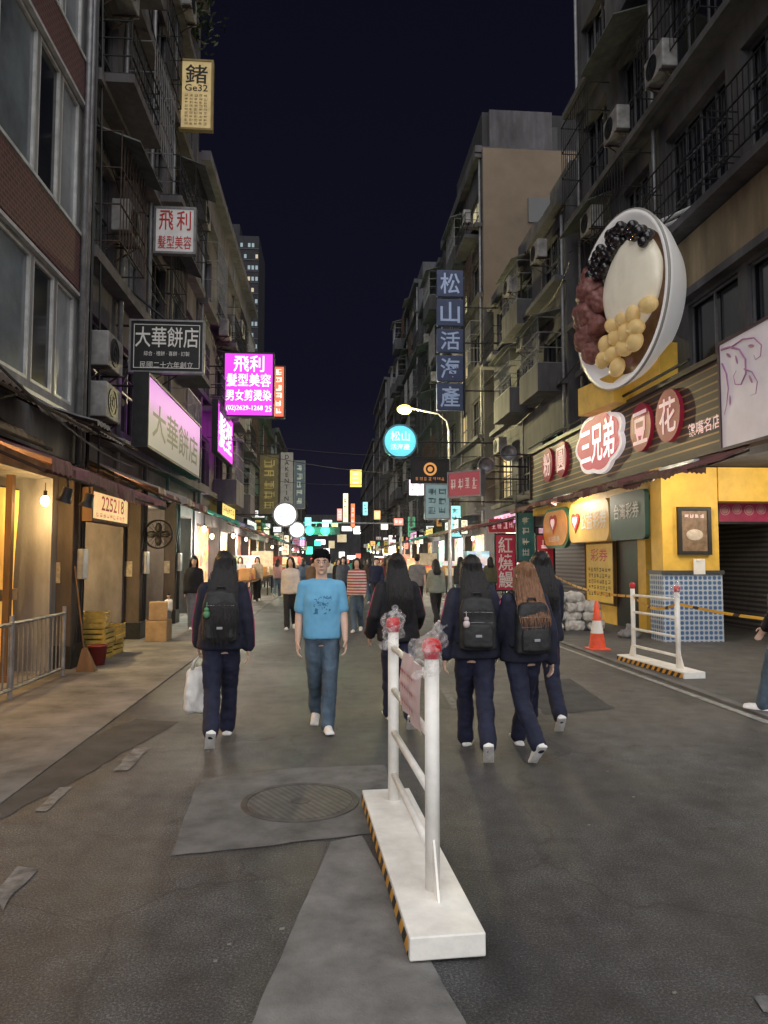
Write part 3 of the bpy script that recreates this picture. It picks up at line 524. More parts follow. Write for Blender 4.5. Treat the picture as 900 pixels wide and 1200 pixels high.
# right side upper
RA=grime('dark_render',(.115,.11,.118),.4); OCH=grime('ochre_render',(.36,.28,.17),.3); root=E('shop_building','dark dessert shop building with yellow arcade on the right','building',(11,15,0)); wins=[]
for a,b in((7.6,9.6),(9.9,11.9),(12.2,14.),(16.6,18.4),(18.6,19.9)): wins.append((a,b,5.15,6.75,GLASS,2,1,.15))
for a,b in((7.6,9.6),(9.9,11.9),(12.4,14.8),(15.6,17.2),(18.,19.8)): wins+= [(a,b,8.5,10.7,GLASS,4,3,.25),(a,b,12.,14.,GLASS,3,2,.25),(a,b,15.4,17.,GLASS,3,1,.25)]
fac(root,1,7.3,6,20.3,3.4,19,wins,RA)
MB().box(7.297,7.2,6,17,7.,8.1).build('ochre_band',OCH,root)
for z in(6.82,8.15,11.2,14.6): ledge(root,1,7.3,6,20.25,z,.45 if z>8 else .2,.16,RA)
cage(root,1,7.3,12.2,15,8.35,9.6,.6,name='balcony_railing'); cage(root,1,7.3,7,12,8.35,9.6,.6,name='balcony_railing'); cage(root,1,7.3,15.4,17.4,8.4,10.8,.7); cage(root,1,7.3,17.8,19.9,11.8,14.1,.6); cage(root,1,7.3,12.3,15,11.8,13.2,.5); canopy_(root,1,7.3,15.3,17.5,14.3,.9); canopy_(root,1,7.3,17.7,20,11.15,.7)
for y in(6.5,15.2,20.): pipe(root,1,7.3,y,5,18.5)
MB().box(9.6,9.9,6,24,.02,3.4).build('arcade_wall',grime('arcade_plaster',(.17,.16,.155),.3),root); MB().quad((9.59,9.,.03),(9.59,18,.03),(9.59,18,2.5),(9.59,9.,2.5)).build('shutter',SHUT,root)
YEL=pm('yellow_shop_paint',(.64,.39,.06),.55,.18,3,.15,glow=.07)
PY=13.5
MB().box(7.55,9.6,PY,PY+.5,2.72,3.38).build('arcade_header',YEL,root)
MB().box(6.4,7.53,PY,PY+.5,1.36,3.38).build('pillar',YEL,root,bev=.01)
MB().box(6.37,7.56,PY-.03,PY+.53,.02,1.30).build('tiled_plinth',tilemat(),root); MB().box(6.34,7.59,PY-.06,PY+.56,1.302,1.38).build('plinth_cap',pm('dark_stone',(.06,.06,.06),.4,.2,5,.1),root)
MB().box(6.45,6.7,PY+.5,22.5,2.95,3.4).build('yellow_fascia',YEL,root); MB().box(6.9,7.1,15.6,17.,.02,2.9).build('dark_doorway_panel',BLACK,root); MB().box(6.88,7.1,17.,19.,.02,2.9).build('side_wall',YEL,root); MB().box(6.9,7.1,19.,22.8,.02,2.9).build('shutter',SHUT,root); MB().box(6.82,7.1,15.2,15.6,.02,2.9).build('door_post',YEL,root)  # solid black box paints the shade inside the doorway
# right others
gen(1,7.0,20.5,30,12.4,21,grime('grey_tile_render',(.15,.147,.157),.4),'mid height grey block with balconies beside the bowl sculpture')
root=gen(1,6.6,30.2,40,19.6,22,RA,'tall block with a bare tan side wall above the grey block',fl=3.1)
MB().box(6.62,13.5,30.12,30.19,12.4,19.5).build('side_wall',pm('beige_plaster',(.165,.125,.088),.85,.2,.5,.1,30),root); MB().box(6.9,12,31.5,38,19.6,22.).build('roof_house',grime('roof_house_render',(.04,.038,.042),.3),root); MB().box(9.2,10.4,31.44,31.5,19.9,21.4).build('roof_door',BLACK,root)
MB().box(8.6,9.6,30.06,30.12,16.2,17.3).build('side_window',GLASS,root); MB().tube([(10.4,30.04,12.5),(10.4,30.04,19.2)],.05,6).build('drain_pipe',STEEL,root)
gen(1,6.5,40.2,50,18.8,23,grime('charcoal_render',(.10,.10,.11),.4),'charcoal block behind the blue vertical sign',lit=.03)
gen(1,6.3,50.2,64,21.5,24,grime('blue_grey_render',(.09,.095,.11),.4),'blue grey block past the charcoal block on the right',lit=.05)
gen(1,6.5,64.2,78,17.,25,grime('dim_render',(.085,.08,.08),.4),'dim block far along the right side',lit=.08)
gen(1,6.3,78.2,98,21.5,27,grime('dusky_render',(.08,.08,.085),.4),'dusky taller block far along the right side',detail=False,lit=.1)
gen(1,6.2,98.2,140,18,26,grime('far_render',(.07,.07,.075),.4),'last dark block at the far right of the street',detail=False,lit=.15)
root=E('apartment_building','low dark block closing the far end of the street','building',(0,185,0)); MB().box(-14,18,180,195,0,12.5).build('wall',grime('end_render',(.05,.05,.055),.3),root); rr=random.Random(9)
for i in range(40): x=-12+rr.random()*26; z=.5+rr.random()*10; MB().box(x,x+1.2+rr.random()*2,179.9-.01*i,179.99,z,z+.8+rr.random()*1.2).build('window',rr.choice([LITW,BLUEW,em('far_neon_green',(.1,.9,.6),1.6),em('far_neon_red',(1,.15,.1),1.6),em('far_neon_white',(1,.95,.85),2.2),MC['far_neon_white']]),root)
# tower
root=E('high_rise_tower','distant dark high-rise tower with small lit windows above the left roofs','tower',(-18.5,125,0)); MB().box(-25,-12.4,125,137,0,58).build('wall',grime('tower_render',(.03,.03,.04),.3),root); MB().box(-24,-16,127,135,58,61).build('roof_block',MC['tower_render'],root)
rr=random.Random(5); TG=em('tower_glow',(.4,.55,.6),.2); TW=em('tower_warm',(.9,.75,.5),.24)
for f in range(19):
    z=20+f*2.
    MB().box(-25.02,-12.38,124.9,125,z-.35,z-.2).build('floor_band',pm('tower_band',(.06,.06,.07),.7,.2,3,0),root)
    for j in range(5):
        if rr.random()<.55: x=-15.6+j*.66; MB().box(x,x+.42,124.93,124.99,z,z+.7).build('window',rr.choice([TG,TG,TW]),root)
# ---------------- AC units
def ac0():
    r=E('air_conditioner','','air conditioner'); m=MB(); m.box(-.42,.42,-.16,.16,0,.58); m.build('casing',pm('ac_casing',(.22,.215,.21),.6,.45,4,.1),r,True,bev=.02)
    MB().lathe([(.0,.175),(.05,.18),(.05,.165),(.10,.165),(.1,.175),(.15,.175),(.15,.165),(.20,.165),(.2,.175),(.24,.175),(.24,.16)],(-.08,0,.29),V((0,-1,0)),24).build('fan_grille',DK,r,True)
    for s in(-.3,.3): MB().bar((s,.3,-.02),(s,-.18,-.02),.03,.03).bar((s,.3,-.3),(s,-.1,-.03),.025,.025).build('bracket',RUST,r,True)
    return r
A0=ac0(); acs=[(-3.75,12.9,11.7,'high above the lilac hairdresser sign'),(-3.7,13.2,7.4,'left of the white and red hairdresser sign'),(-3.72,17.1,6.0,'just above the violet lit wall sign'),(-3.75,12.3,3.9,'low, left of the black bakery sign'),(-3.75,12.35,4.75,'stacked above the low one by the bakery sign'),(-3.6,20.3,11.0,'under the tall beige left sign'),(-3.6,25,9.2,'high on the lilac grey block'),(-3.6,25.5,6.3,'low on the lilac grey block'),(6.8,13.9,11.5,'at the top right corner of the photo'),(6.8,13.2,13.2,'highest on the dark shop building'),(6.9,18.2,10.2,'above the bowl sculpture on the dark facade'),(6.5,23.5,8.6,'upper right on the mid height grey block'),(6.5,27,5.6,'low on the mid height grey block'),(6.1,33,14.1,'on the tall tan sided block'),(6.1,36,9.5,'right of the blue vertical sign'),(6.6,22.,11.,'top of the mid height grey block'),(6.8,16.2,11.6,'left of the one at the top right corner'),(6.5,25.2,11.1,'beside the top one on the grey block'),(6.1,31.5,16.6,'high on the tall tan sided block edge'),(6.1,34.5,11.4,'midway up the tall tan sided block'),(6.1,42,12.,'on the charcoal block facade'),(6.1,45,15.2,'high on the charcoal block facade'),(-3.6,29,10.5,'far along the upper lilac grey block'),(-3.6,32,7.2,'far along the lower lilac grey block'),(-3.7,18.2,15.6,'highest on the grimy left block')]
for i,(x,y,z,l) in enumerate(acs):
    lab='boxy air conditioner '+l; rz=PI/2 if x<0 else -PI/2
    if i==0: A0.location=(x,y,z); A0.rotation_euler.z=rz; A0['label']=lab
    else: dup(A0,(x,y,z),rz,lab)
# ---------------- left signs
MAG=em('magenta_panel',(.74,.06,.74),1.15,.12); NW=(0,-1,0)
BEIG=pm('beige_sign_face',(.48,.36,.17),.6,.2,3,.05,glow=.5); DTX=pm('dark_letter',(.02,.018,.016),.6,.2,9,0); RTX=pm('red_letter',(.5,.03,.03),.5,.15,9,0); WSN=pm('white_sign_face',(.56,.54,.53),.55,.15,3,.05,glow=.18)  # beige and white sign faces carry low emission to brighten them
c,w,h=spx(212,248,70,152,18); sign('projecting_sign','tall beige projecting sign with big black character, highest on the left',c,w,h,NW,BEIG,[('鍺',0,.30,.70,.28,DTX,.01),('Ge32',0,.10,.72,.1,DTX)],frame=pm('olive_frame',(.3,.22,.08),.5,.2,5,0),arms=[(c+V((-w/2,.06,.4)),(-4.05,18.06,c.z+.4)),(c+V((-w/2,.06,-.4)),(-4.05,18.06,c.z-.4))],scr=[(0,-.22,.75,.46,pm('faded_brown_letter',(.2,.13,.06),.6,.2,9,0),5,9)])
c,w,h=spx(182,228,243,297,16); sign('projecting_sign','white projecting sign with red characters above the black bakery sign',c,w,h,NW,WSN,[('飛',-.22,.22,.36,.44,RTX,.01),('利',.22,.22,.36,.44,RTX,.01),('髮型美容',0,-.27,.84,.3,RTX,.01)],frame=STEEL,arms=[(c+V((-w/2,0,.3)),(-4.05,16,c.z+.3))])
c,w,h=spx(153,238,375,437,13.9); BS=sign('projecting_sign','black bakery sign with white border and white characters',c,w,h,NW,BLACK,[('大華餅店',0,.18,.86,.4,WPNT,.008),('綜合 · 禮餅 · 喜餅 · 訂製',0,-.14,.62,.09,WPNT,0),('民國二十六年創立',0,-.36,.72,.13,WPNT,0)],frame=STEEL,arms=[(c+V((-w/2,.05,.4)),(-4.05,13.95,c.z+.4)),(c+V((-w/2,.05,-.4)),(-4.05,13.95,c.z-.4)),(c+V((-w/2,.05,-.4)),(-4.05,13.95,c.z-1.)),(c+V((0,.05,h/2)),(-4.05,14.1,c.z+1.3))],fw_=.035)
m=MB()
for s in(-1,1): m.obox(c+Z*s*(h/2-.08)+V((0,-.008,0)),(w-.14,.006,.012)); m.obox(c+V((s*(w/2-.075),-.008,0)),(.012,.006,h-.18))
m.build('border_line',WPNT,BS); LTX=em('magenta_sign_letter',(1,.93,1),1.7,.03)
c,w,h=spx(263,320,413,488,23.5); sign('light_box_sign','glowing magenta light box with white hairdresser characters',c,w,h,NW,MAG,[('飛利',0,.33,.62,.26,LTX,.01),('髮型美容',0,.07,.9,.21,LTX,.01),('男女剪燙染',0,-.17,.92,.18,LTX,.01),('(02)2629-1268',-.08,-.38,.74,.10,LTX,.01),('25',.4,-.38,.13,.1,LTX,.01)],t=.3,frame=BLACK,arms=[(c+V((-w/2,.1,.6)),(-4.,23.6,c.z+.6)),(c+V((-w/2,.1,-.6)),(-4.,23.6,c.z-.6))])
c,w,h=spx(321,333,429,489,27); sign('light_box_sign','narrow red and orange lit sign beside the magenta light box',c,w,h,NW,em('red_lit_panel',(1,.16,.07),1.2,.25,5),t=.25,frame=DK,scr=[(0,0,.8,.92,em('pale_lit_letter',(1,.85,.7),1.5),1,6)],arms=[(c+V((-w/2,.1,0)),(-4.,27,c.z))])
def fsx(x0,x1,y0,y1,X):
    a=aX(x0,0,X).y; b=aX(x1,0,X).y; pm_=(x0+x1)/2; zt=aX(pm_,y0,X).z; zb=aX(pm_,y1,X).z; return V((X,(a+b)/2,(zt+zb)/2)),abs(b-a),zt-zb
NE=(1,0,0); NWW=(-1,0,0)
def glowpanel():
    m,n,l,b=nm('violet_wash_panel'); t=n.new('ShaderNodeTexCoord'); s=n.new('ShaderNodeSeparateXYZ'); l.new(t.outputs['Object'],s.inputs[0])
    c=ramp(n,l,s.outputs[2],[(0,(.07,.068,.075,1)),(.55,(.10,.09,.115,1)),(.95,(.55,.14,.62,1))]); b.inputs['Base Color'].default_value=(.33,.325,.335,1); l.new(c,b.inputs['Emission Color']); b.inputs['Emission Strength'].default_value=.95; return m  # violet light wash painted as an emission gradient, strongest at the top
c,w,h=fsx(183,243,478,548,-3.3); sign('wall_sign','long white shop sign with a painted violet light wash on the left facade',c,w,h,NE,glowpanel(),[('大華餅店',0,-.06,.86,.52,pm('grey_letter',(.13,.125,.13),.5,.2,9,0),.01)],frame=DK,t=.25,arms=[(c+V((-.2,-w/2+.3,.5)),(-4.05,c.y-w/2+.3,c.z+.5)),(c+V((-.2,w/2-.3,.5)),(-4.05,c.y+w/2-.3,c.z+.5))])
c,w,h=fsx(262,280,492,545,-3.4); sign('wall_sign','small magenta lit sign under the big magenta light box',c,w,h,NE,MAG,[('髮型',0,0,.8,.7,LTX,.01)],t=.15,frame=BLACK)
c,w,h=spx(304,327,532,604,34); sign('projecting_sign','dark olive vertical sign on the left, next to the tall grey one',c,w,h,NW,pm('olive_face',(.09,.08,.045),.6,.3,4,0),t=.2,frame=DK,scr=[(0,0,.7,.85,pm('olive_letter',(.35,.3,.12),.5,.2,9,0),1,5)],arms=[(c+V((-w/2,.1,0)),(-4.,34,c.z))])
c,w,h=spx(329,343,530,590,42); sign('projecting_sign','tall pale grey vertical sign above the round white lit sign',c,w,h,NW,pm('pale_grey_face',(.3,.3,.32),.6,.2,4,0),[('D\nA\nK\nE\nN\nT\nI\nN',0,0,.35,.9,DTX,.01)],t=.2,arms=[(c+V((-w/2,.1,0)),(-4.1,42,c.z))])
c,w,h=spx(345,357,540,596,52); sign('projecting_sign','narrow blue grey vertical sign, farther than the pale grey one',c,w,h,NW,pm('blue_grey_face',(.12,.14,.19),.6,.2,4,0),t=.2,frame=STEEL,scr=[(0,0,.7,.85,WPNT,1,5)],arms=[(c+V((-w/2,.1,0)),(-4.,52,c.z))])
def disc(name,label,c,r,n,mat,rows,t=.2,rim=None,arm=None,cat='sign'):
    c=V(c); n=V(n).normalized(); root=E(name,label,cat,c-Z*r); MB().lathe([(0,0),(r,0),(r,-t),(0,-t)],c,n,36).build('panel',mat,root)
    if rim: MB().lathe([(r-.02,.012),(r+.05,.012),(r+.05,-t-.01),(r-.02,-t-.01)],c,n,36).build('rim',rim,root)
    rr_=Z.cross(n)
    for q in rows: text(root,q[0],c+rr_*q[1]*r+Z*q[2]*r,q[3]*r,q[4]*r,n,q[5],q[6] if len(q)>6 else .01)
    if arm: MB().tube(arm,.03,6).build('bracket',DK,root)
    return root
WG=em('white_lit_disc',(.95,.97,1.),1.7,.08); GBL=pm('grey_blue_letter',(.35,.5,.7),.5,.1,9,0,glow=.9)
c=aY(334,603,30); r=disc('round_sign','large round white lit sign on the left side of the street',c,.47,NW,WG,[],rim=STEEL,arm=[c+V((-.4,.1,0)),V((-4,30,c.z))]); scrib(r,c,.55,.5,NW,GBL,2,2)
c=aY(348,621,40); r=disc('round_sign','small round pale lit sign below and beyond the large white one',c,.42,NW,em('pale_lit_disc',(.8,.9,.95),1.4,.1),[],rim=STEEL,arm=[c+V((-.4,.1,0)),V((-4,40,c.z))]); scrib(r,c,.5,.45,NW,GBL,2,2)
# left shops
rr=random.Random(21)
def awning(sd,y0,y1,xi,xo,zi,zo,mat,label,val=.07,sag=.03,cat='awning',group=None):
    root=E('awning',label,cat,(xo,(y0+y1)/2,min(zi,zo)),0,group); n=max(10,int((y1-y0)/.07)); m=MB(); vs=[]; ra=random.Random(int(y0*31+xo*7)); edge=0; tilt=ra.uniform(-.08,.08)
    for i in range(n+1):
        y=y0+(y1-y0)*i/n; wv=.014*(1 if i%2 else -1)
        if i%9==0: edge=ra.uniform(-.16,.12); sheet=ra.uniform(-.035,.035)
        tl=tilt*(i/n-.5)
        for t in(0,.35,.7,1): vs.append((xi+(xo+sd*-edge-xi)*t,y,zi+(zo-zi)*t+wv-sag*sin(PI*t)+.03*mn.noise(V((y*.8,t*2,zi)))+sheet*t+tl*t))
        vs.append((xo-sd*edge-sd*.01,y,zo+sheet+tl+wv-val*(1+.9*mn.noise(V((y*1.3,3,xo))))))
    m.add(vs,[(i*5+j,i*5+j+1,(i+1)*5+j+1,(i+1)*5+j) for i in range(n) for j in range(4)]); m.build('canopy',mat,root)
    k=max(2,int((y1-y0)/1.8)+1)
    for i in range(k): y=y0+.1+(y1-y0-.2)*i/(k-1); MB().tube([(xi,y,zi-.1),(xo,y,zo-.1)],.018,5).build('support_bar',RUST,root)
    MB().tube([(xo,y0,zo-.09),(xo,y1,zo-.09)],.02,5).build('front_bar',RUST,root); return root
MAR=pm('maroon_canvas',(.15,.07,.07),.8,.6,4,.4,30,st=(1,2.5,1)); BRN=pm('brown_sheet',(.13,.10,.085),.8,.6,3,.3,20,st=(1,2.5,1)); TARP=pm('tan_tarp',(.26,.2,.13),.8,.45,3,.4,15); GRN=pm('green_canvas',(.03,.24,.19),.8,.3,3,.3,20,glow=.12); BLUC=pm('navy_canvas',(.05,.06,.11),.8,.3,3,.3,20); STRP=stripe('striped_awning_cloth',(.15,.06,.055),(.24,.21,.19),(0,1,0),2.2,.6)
awning(-1,5.5,9.5,-3.95,-3.0,3.75,3.3,BRN,'rusty brown sheet awning under the pale clad building windows'); awning(-1,6.2,8.6,-3.95,-3.2,3.35,2.95,TARP,'tan tarp awning, lowest at the left edge'); awning(-1,7.2,12.0,-4.,-2.75,3.1,2.55,MAR,'sagging maroon awning above the railing stall',.12); awning(-1,12.1,16.9,-4.05,-2.8,3.3,2.75,STRP,'striped maroon and grey awning with ragged edge in front of the numbered shop',.1)
awning(-1,9.7,11.9,-3.95,-3.1,3.75,3.45,pm('grey_sheet',(.14,.14,.145),.7,.5,4,.3,20),'grey metal sheet awning right of the rusty brown one')
awning(-1,17.2,22.5,-4.05,-2.7,3.2,2.7,GRN,'green canvas awning on the left'); awning(-1,23,28,-4.,-2.7,3.2,2.7,BLUC,'navy canvas awning after the green one'); awning(-1,29,36,-4.,-2.8,3.1,2.7,MAR,'long maroon awning beyond the navy one')
def bulb(label,x,y,z,p,c,ztop=2.7):
    r=E('hanging_bulb',label,'lamp',(x,y,z)); MB().ball((x,y,z),(.06,.06,.075)).build('bulb',em('bulb_glow',(1.,.78,.42),14,.02),r,smooth=True); MB().tube([(x,y,z+.07),(x,y,z+.14)],.025,8).build('socket',DK,r); MB().tube([(x,y,z+.14),(x,y,ztop)],.006,5).build('cord',DK,r); light((x-.0,y,z-.12),p,c,.08)
bulb('bare bulb glowing in the stall behind the railing',-4.0,8.2,2.35,130,(1,.62,.22)); bulb('bare bulb glowing in the numbered yellow shop',-4.6,12.9,2.35,330,(1,.70,.30)); bulb('bulb in the beige doorway past the yellow shop',-4.5,16.8,2.4,150,(1,.78,.48)); bulb('bulb under the green awning',-3.3,19.6,2.4,110,(.85,1,.9),2.75); bulb('bulb under the navy awning',-3.3,25.5,2.4,150,(1,.85,.6),2.8)
bulb('bare bulb by the sooty column beside the amber stall',-3.9,10.3,2.4,45,(1,.62,.24),2.65)
m=MB(); vs=[]; n=80
for i in range(n+1):
    y=6.3+4.1*i/n
    for j in range(9): z=.25+2.3*j/8; vs.append((-4.35+.07*sin(i*.8+.3*sin(i*.31))+.08*mn.noise(V((y*3,z*.5,0))),y,z))
m.add(vs,[(i*9+j,i*9+j+1,(i+1)*9+j+1,(i+1)*9+j) for i in range(n) for j in range(8)]); CT=E('tarp_curtain','yellow tarp curtain with glow in its colour, closing the stall at the left edge','curtain',(-4.35,8.8,.25)); m.build('cloth',pm('amber_tarp_glow',(.66,.37,.08),.7,.4,3,.2,20,st=(1,2,.5),glow=.6),CT,smooth=True); MB().tube([(-4.35,6.3,2.56),(-4.35,10.5,2.56)],.02,6).build('rod',DK,CT); MB().box(-4.26,-4.23,6.3,10.3,1.05,1.2).build('tie_rope',TARP,CT)  # light through the tarp is painted in as emission of the cloth
for y,x in((7.4,-4.15),(8.9,-4.17),(9.8,-4.15)): solo(MB().box(x-.04,x+.04,y-.05,y+.05,.012,2.7).box(x-.06,x+.06,y-.07,y+.07,.012,.1),'stall_post',WOOD,'dark wooden post in front of the amber tarp, %s'%{7.4:'nearest',8.9:'middle one',9.8:'farthest'}[y],'post')
r=E('metal_railing','grey metal railing in front of the amber stall','railing',(-3.6,9,0)); y0,y1=7.0,10.3
for z in(.12,.86): MB().tube([(-3.6,y0,z),(-3.6,y1,z)],.022,6).build('rail',STEEL,r)
m=MB()
for i in range(26): y=y0+(y1-y0)*i/25; m.tube([(-3.6,y,.12),(-3.6,y,.86)],.01,5)
m.build('bars',STEEL,r)
for y in(y0,8.65,y1): MB().tube([(-3.6,y,.012),(-3.6,y,.95)],.028,8).build('post',STEEL,r)
def column(label,x,y,w,h,mat):
    r=E('shop_column',label,'column',(x,y,0)); MB().box(x-w/2,x+w/2,y-w/2,y+w/2,.012,h).build('shaft',mat,r,bev=.015); MB().box(x-w/2-.03,x+w/2+.03,y-w/2-.03,y+w/2+.03,.012,.35).build('base',DK,r,bev=.01)
    MB().box(x+w/2+.002,x+w/2+.1,y-.12,y+.12,1.3,1.75).build('meter_box',STEEL,r,bev=.01)
    for k in(-.1,.02,.12): MB().tube([(x+w/2+.02,y+k,.3),(x+w/2+.03,y+k+.02,1.2),(x+w/2+.02,y+k,h)],.014,5).build('conduit',BLACK,r)
    MB().box(x-w*.25,x+w*.2,y-w/2-.012,y-w/2-.004,1.25,1.55).build('pasted_notice',pm('old_notice',(.2,.17,.13),.8,.6,9,0),r)
PIL=grime('sooty_brown',(.09,.068,.055),.5)
column('sooty column between the amber stall and the yellow shop',-4.,11.2,.55,3.,PIL); column('sooty column left of the beige doorway',-4.,15.1,.5,3.,PIL); column('sooty column under the green awning',-4.,18.55,.45,3.,PIL)
c=V((-3.55,12.15,2.42)); OL=em('orange_lit_sign',(1.,.55,.22),.9,.2,3); sign('fascia_sign','orange lit sign with red digits above the yellow shop',c,2.0,.46,NE,OL,[('225218',.05,.12,.62,.5,pm('red_digit',(.5,.02,.02),.5,.1,9,0),.01)],t=.12,frame=WOOD,scr=[(0,-.3,.8,.2,RTX,9,1)])
CRY=pm('yellow_crate',(.36,.25,.05),.6,.4,6,.1)
def crate0():
    m=MB(); m.box(-.2,.2,-.27,.27,0,.02)
    for s in(-1,1):
        for z in(.02,.1,.18): m.box(s*.2-.012,s*.2+.012,-.27,.27,z,z+.055); m.box(-.19,.19,s*.27-.012,s*.27+.012,z,z+.055)
        for t in(-1,1): m.box(s*.19-.02,s*.19+.02,t*.26-.02,t*.26+.02,0,.245)
    return m.build('plastic_crate',CRY)
k0=crate0(); n=0
for (x,y,hh) in((-3.72,11.95,3),(-3.72,12.55,2)):
    for i in range(hh):
        o=k0 if n==0 else k0.copy()
        if n: COL.objects.link(o)
        o.location=(x+.05*(i%2),y,.014+i*.25); o.rotation_euler.z=.14*(i%3-1); n+=1
        tag(o,'yellow plastic crate, %s of the %s stack by the sooty column'%(['lowest','middle','topmost'][i] if hh==3 else ['lower','upper'][i],'nearer tall' if hh==3 else 'farther short'),'crate')
CBD=pm('cardboard',(.26,.17,.09),.85,.25,5,.15)
for i,(x,y,z,s,l) in enumerate(((-3.3,14.6,.012,.4,'lower brown carton on the left pavement by the yellow shop'),(-3.32,14.62,.42,.34,'upper brown carton on the left pavement by the yellow shop'),(-3.1,18.9,.012,.45,'brown carton under the green awning'),(-3.,22.6,.012,.42,'brown carton before the navy awning'),(5.6,20.2,.02,.4,'brown carton behind the white sack pile'))):
    r=E('carton',l,'carton',(x,y,z),.2*i); MB().box(-s/2,s/2,-s*.6,s*.6,0,s).build('box',CBD,r,True,bev=.008); MB().box(-.03,.03,-s*.6-.002,s*.6+.002,s+.001,s+.004).build('packing_tape',TARP,r,True)
r=E('plastic_bucket','red plastic bucket beside the nearer crate stack','bucket',(-3.45,11.3,.012)); MB().lathe([(0,.01),(.11,.01),(.14,.28),(.15,.28),(.15,.295),(.13,.295),(.105,.03),(0,.03)],(0,0,0),Z,20).build('shell',pm('bucket_red',(.22,.04,.035),.4,.2,5,.05),r,True,True); MB().tube([(-.14,0,.28),(-.1,0,.16),(0,-.02,.12),(.1,0,.16),(.14,0,.28)],.004,5).build('handle',STEEL,r,True)
r=E('broom','old broom leaning on the sooty column by the crates','broom',(-3.6,10.75,.012)); MB().tube([(-3.45,10.7,.3),(-3.68,10.9,1.5)],.012,6).build('stick',WOOD,r); MB().add([(-3.53,10.6,.015),(-3.27,10.6,.015),(-3.27,10.75,.015),(-3.53,10.75,.015),(-3.48,10.68,.33),(-3.41,10.68,.33),(-3.41,10.72,.33),(-3.48,10.72,.33)],[(0,3,2,1),(4,5,6,7),(0,1,5,4),(1,2,6,5),(2,3,7,6),(3,0,4,7)]).build('bristles',WOOD,r)
r=E('display_rack','wooden rack of baked goods inside the yellow shop','rack',(-5,13.4,0))
for z in(.5,.95,1.4,1.85): MB().box(-5.5,-4.9,12.5,14.5,z,z+.03).build('shelf',WOOD,r)
for y in(12.5,14.47): 
    for x in(-5.48,-4.93): MB().box(x-.02,x+.02,y,y+.03,.012,1.9).build('upright',WOOD,r)
PO=[pm('packet_orange',(.45,.22,.07),.6,.3,5,.1),pm('packet_red',(.4,.06,.05),.6,.3,5,.1),pm('packet_cream',(.5,.42,.3),.6,.3,5,.1)]
for z in(.53,.98,1.43):
    for i in range(9): y=12.65+i*.2; MB().box(-5.3,-5.,y,y+.15,z,z+.1+.12*rr.random()).build('packet',rr.choice(PO),r,bev=.01)
r=E('wall_fan','round black wall fan beside the beige doorway','fan',(-3.5,15.2,2.)); c=V((-3.45,15.1,2.1)); MB().lathe([(.27,0),(.3,.03),(.3,.08),(.27,.1)],c,NW,28).build('rim',BLACK,r); m=MB()
for i in range(18): t=2*PI*i/18; m.tube([c+V((0,-.1,0)),c+V((.28*cos(t),-.08,.28*sin(t)))],.005,4)
m.build('guard',DK,r)
for i in range(4): t=2*PI*i/4; MB().ball(c+V((.13*cos(t),-.04,.13*sin(t))),(.11,.02,.07),10,6,Matrix.Rotation(-t,3,'Y')).build('blade',DK,r,smooth=True)
MB().tube([c+V((0,.05,0)),V((-4.,15.2,2.1))],.03,6).build('bracket',BLACK,r)
for y,l in((7.9,'nearer black spot lamp hanging from the maroon awning'),(8.6,'farther black spot lamp hanging from the maroon awning')):
    r=E('spot_lamp',l,'lamp',(-2.8,y,2.5)); MB().lathe([(0,.16),(.05,.16),(.06,.05),(.085,0),(.08,0),(0,.04)],(-2.8,y,2.2),V((.3,0,1)),16).build('shade',BLACK,r); MB().tube([(-2.76,y,2.36),(-2.78,y,2.6)],.012,5).build('stem',BLACK,r)
# ---------------- right signs
root=E('shop_signboard','long dark slatted dessert shop signboard with maroon discs and pink cloud','sign',(6.5,17.3,3.45)); MB().box(6.5,6.75,11.35,22.8,3.42,4.98).build('slatted_board',stripe('wood_slat_board',(.045,.028,.02),(.38,.235,.095),(0,0,1),7.,.78,.5),root)
m=MB()
for z in(3.42,4.98): m.box(6.42,6.76,11.3,22.85,z-.05,z+.05)
for y in(11.3,22.8): m.box(6.44,6.76,y-.04,y+.04,3.47,4.93)
m.build('frame',pm('dark_brown_frame',(.04,.025,.02),.5,.3,5,.1),root); REDD=pm('maroon_disc',(.25,.012,.035),.4,.12,6,.03,glow=.2); PK=pm('pink_letter',(.8,.55,.55),.5,.1,9,0,glow=.5)
for px,py,chh in((641,545,'粉'),(657,538,'圓'),(750,501,'豆'),(782,487,'花')):
    q=aX(px,py,6.42); rdd=.5; d=MB().lathe([(0,0),(rdd,0),(rdd,-.08),(0,-.08)],q,V((-1,0,0)),32).build('red_disc',REDD,root); text(d,chh,q,.68,.68,NWW,PK,.014)
q=aX(700,518,6.40)
def cloud(s,dx,t,name,mat,parent):
    out=[]
    for i in range(90):
        a=2*PI*i/90; rr_=1+.13*abs(sin(a*3.5)); out.append(q+V((dx,-s*1.36*cos(a)*rr_,(s if s==1 else s*.97)*.70*sin(a)*rr_)))
    L=len(out); return MB().add(out+[p_+V((t,0,0)) for p_ in out],[tuple(range(L)),tuple(range(L,2*L))]+[(i,(i+1)%L,L+(i+1)%L,L+i) for i in range(L)]).build(name,mat,parent)
cw=cloud(1,0,.09,'cloud_panel',pm('cloud_white',(.76,.69,.70),.5,.06,3,0,glow=.5),root); cloud(.90,-.012,.01,'cloud_inset',pm('cloud_pink',(.55,.10,.16),.5,.1,2,0,glow=.4),cw); text(cw,'三兄弟',q+V((-.016,0,0)),2.15,.95,NWW,em('cloud_letter',(1,.92,.92),.95,.04),.016)
text(root,'饞嘴名店',aX(825,499,6.47),1.1,.24,NWW,PK,.01)
MB().tube([(6.35,12.2,5.12),(6.35,22.5,5.12)],.03,6).build('lamp_rail',DK,root)
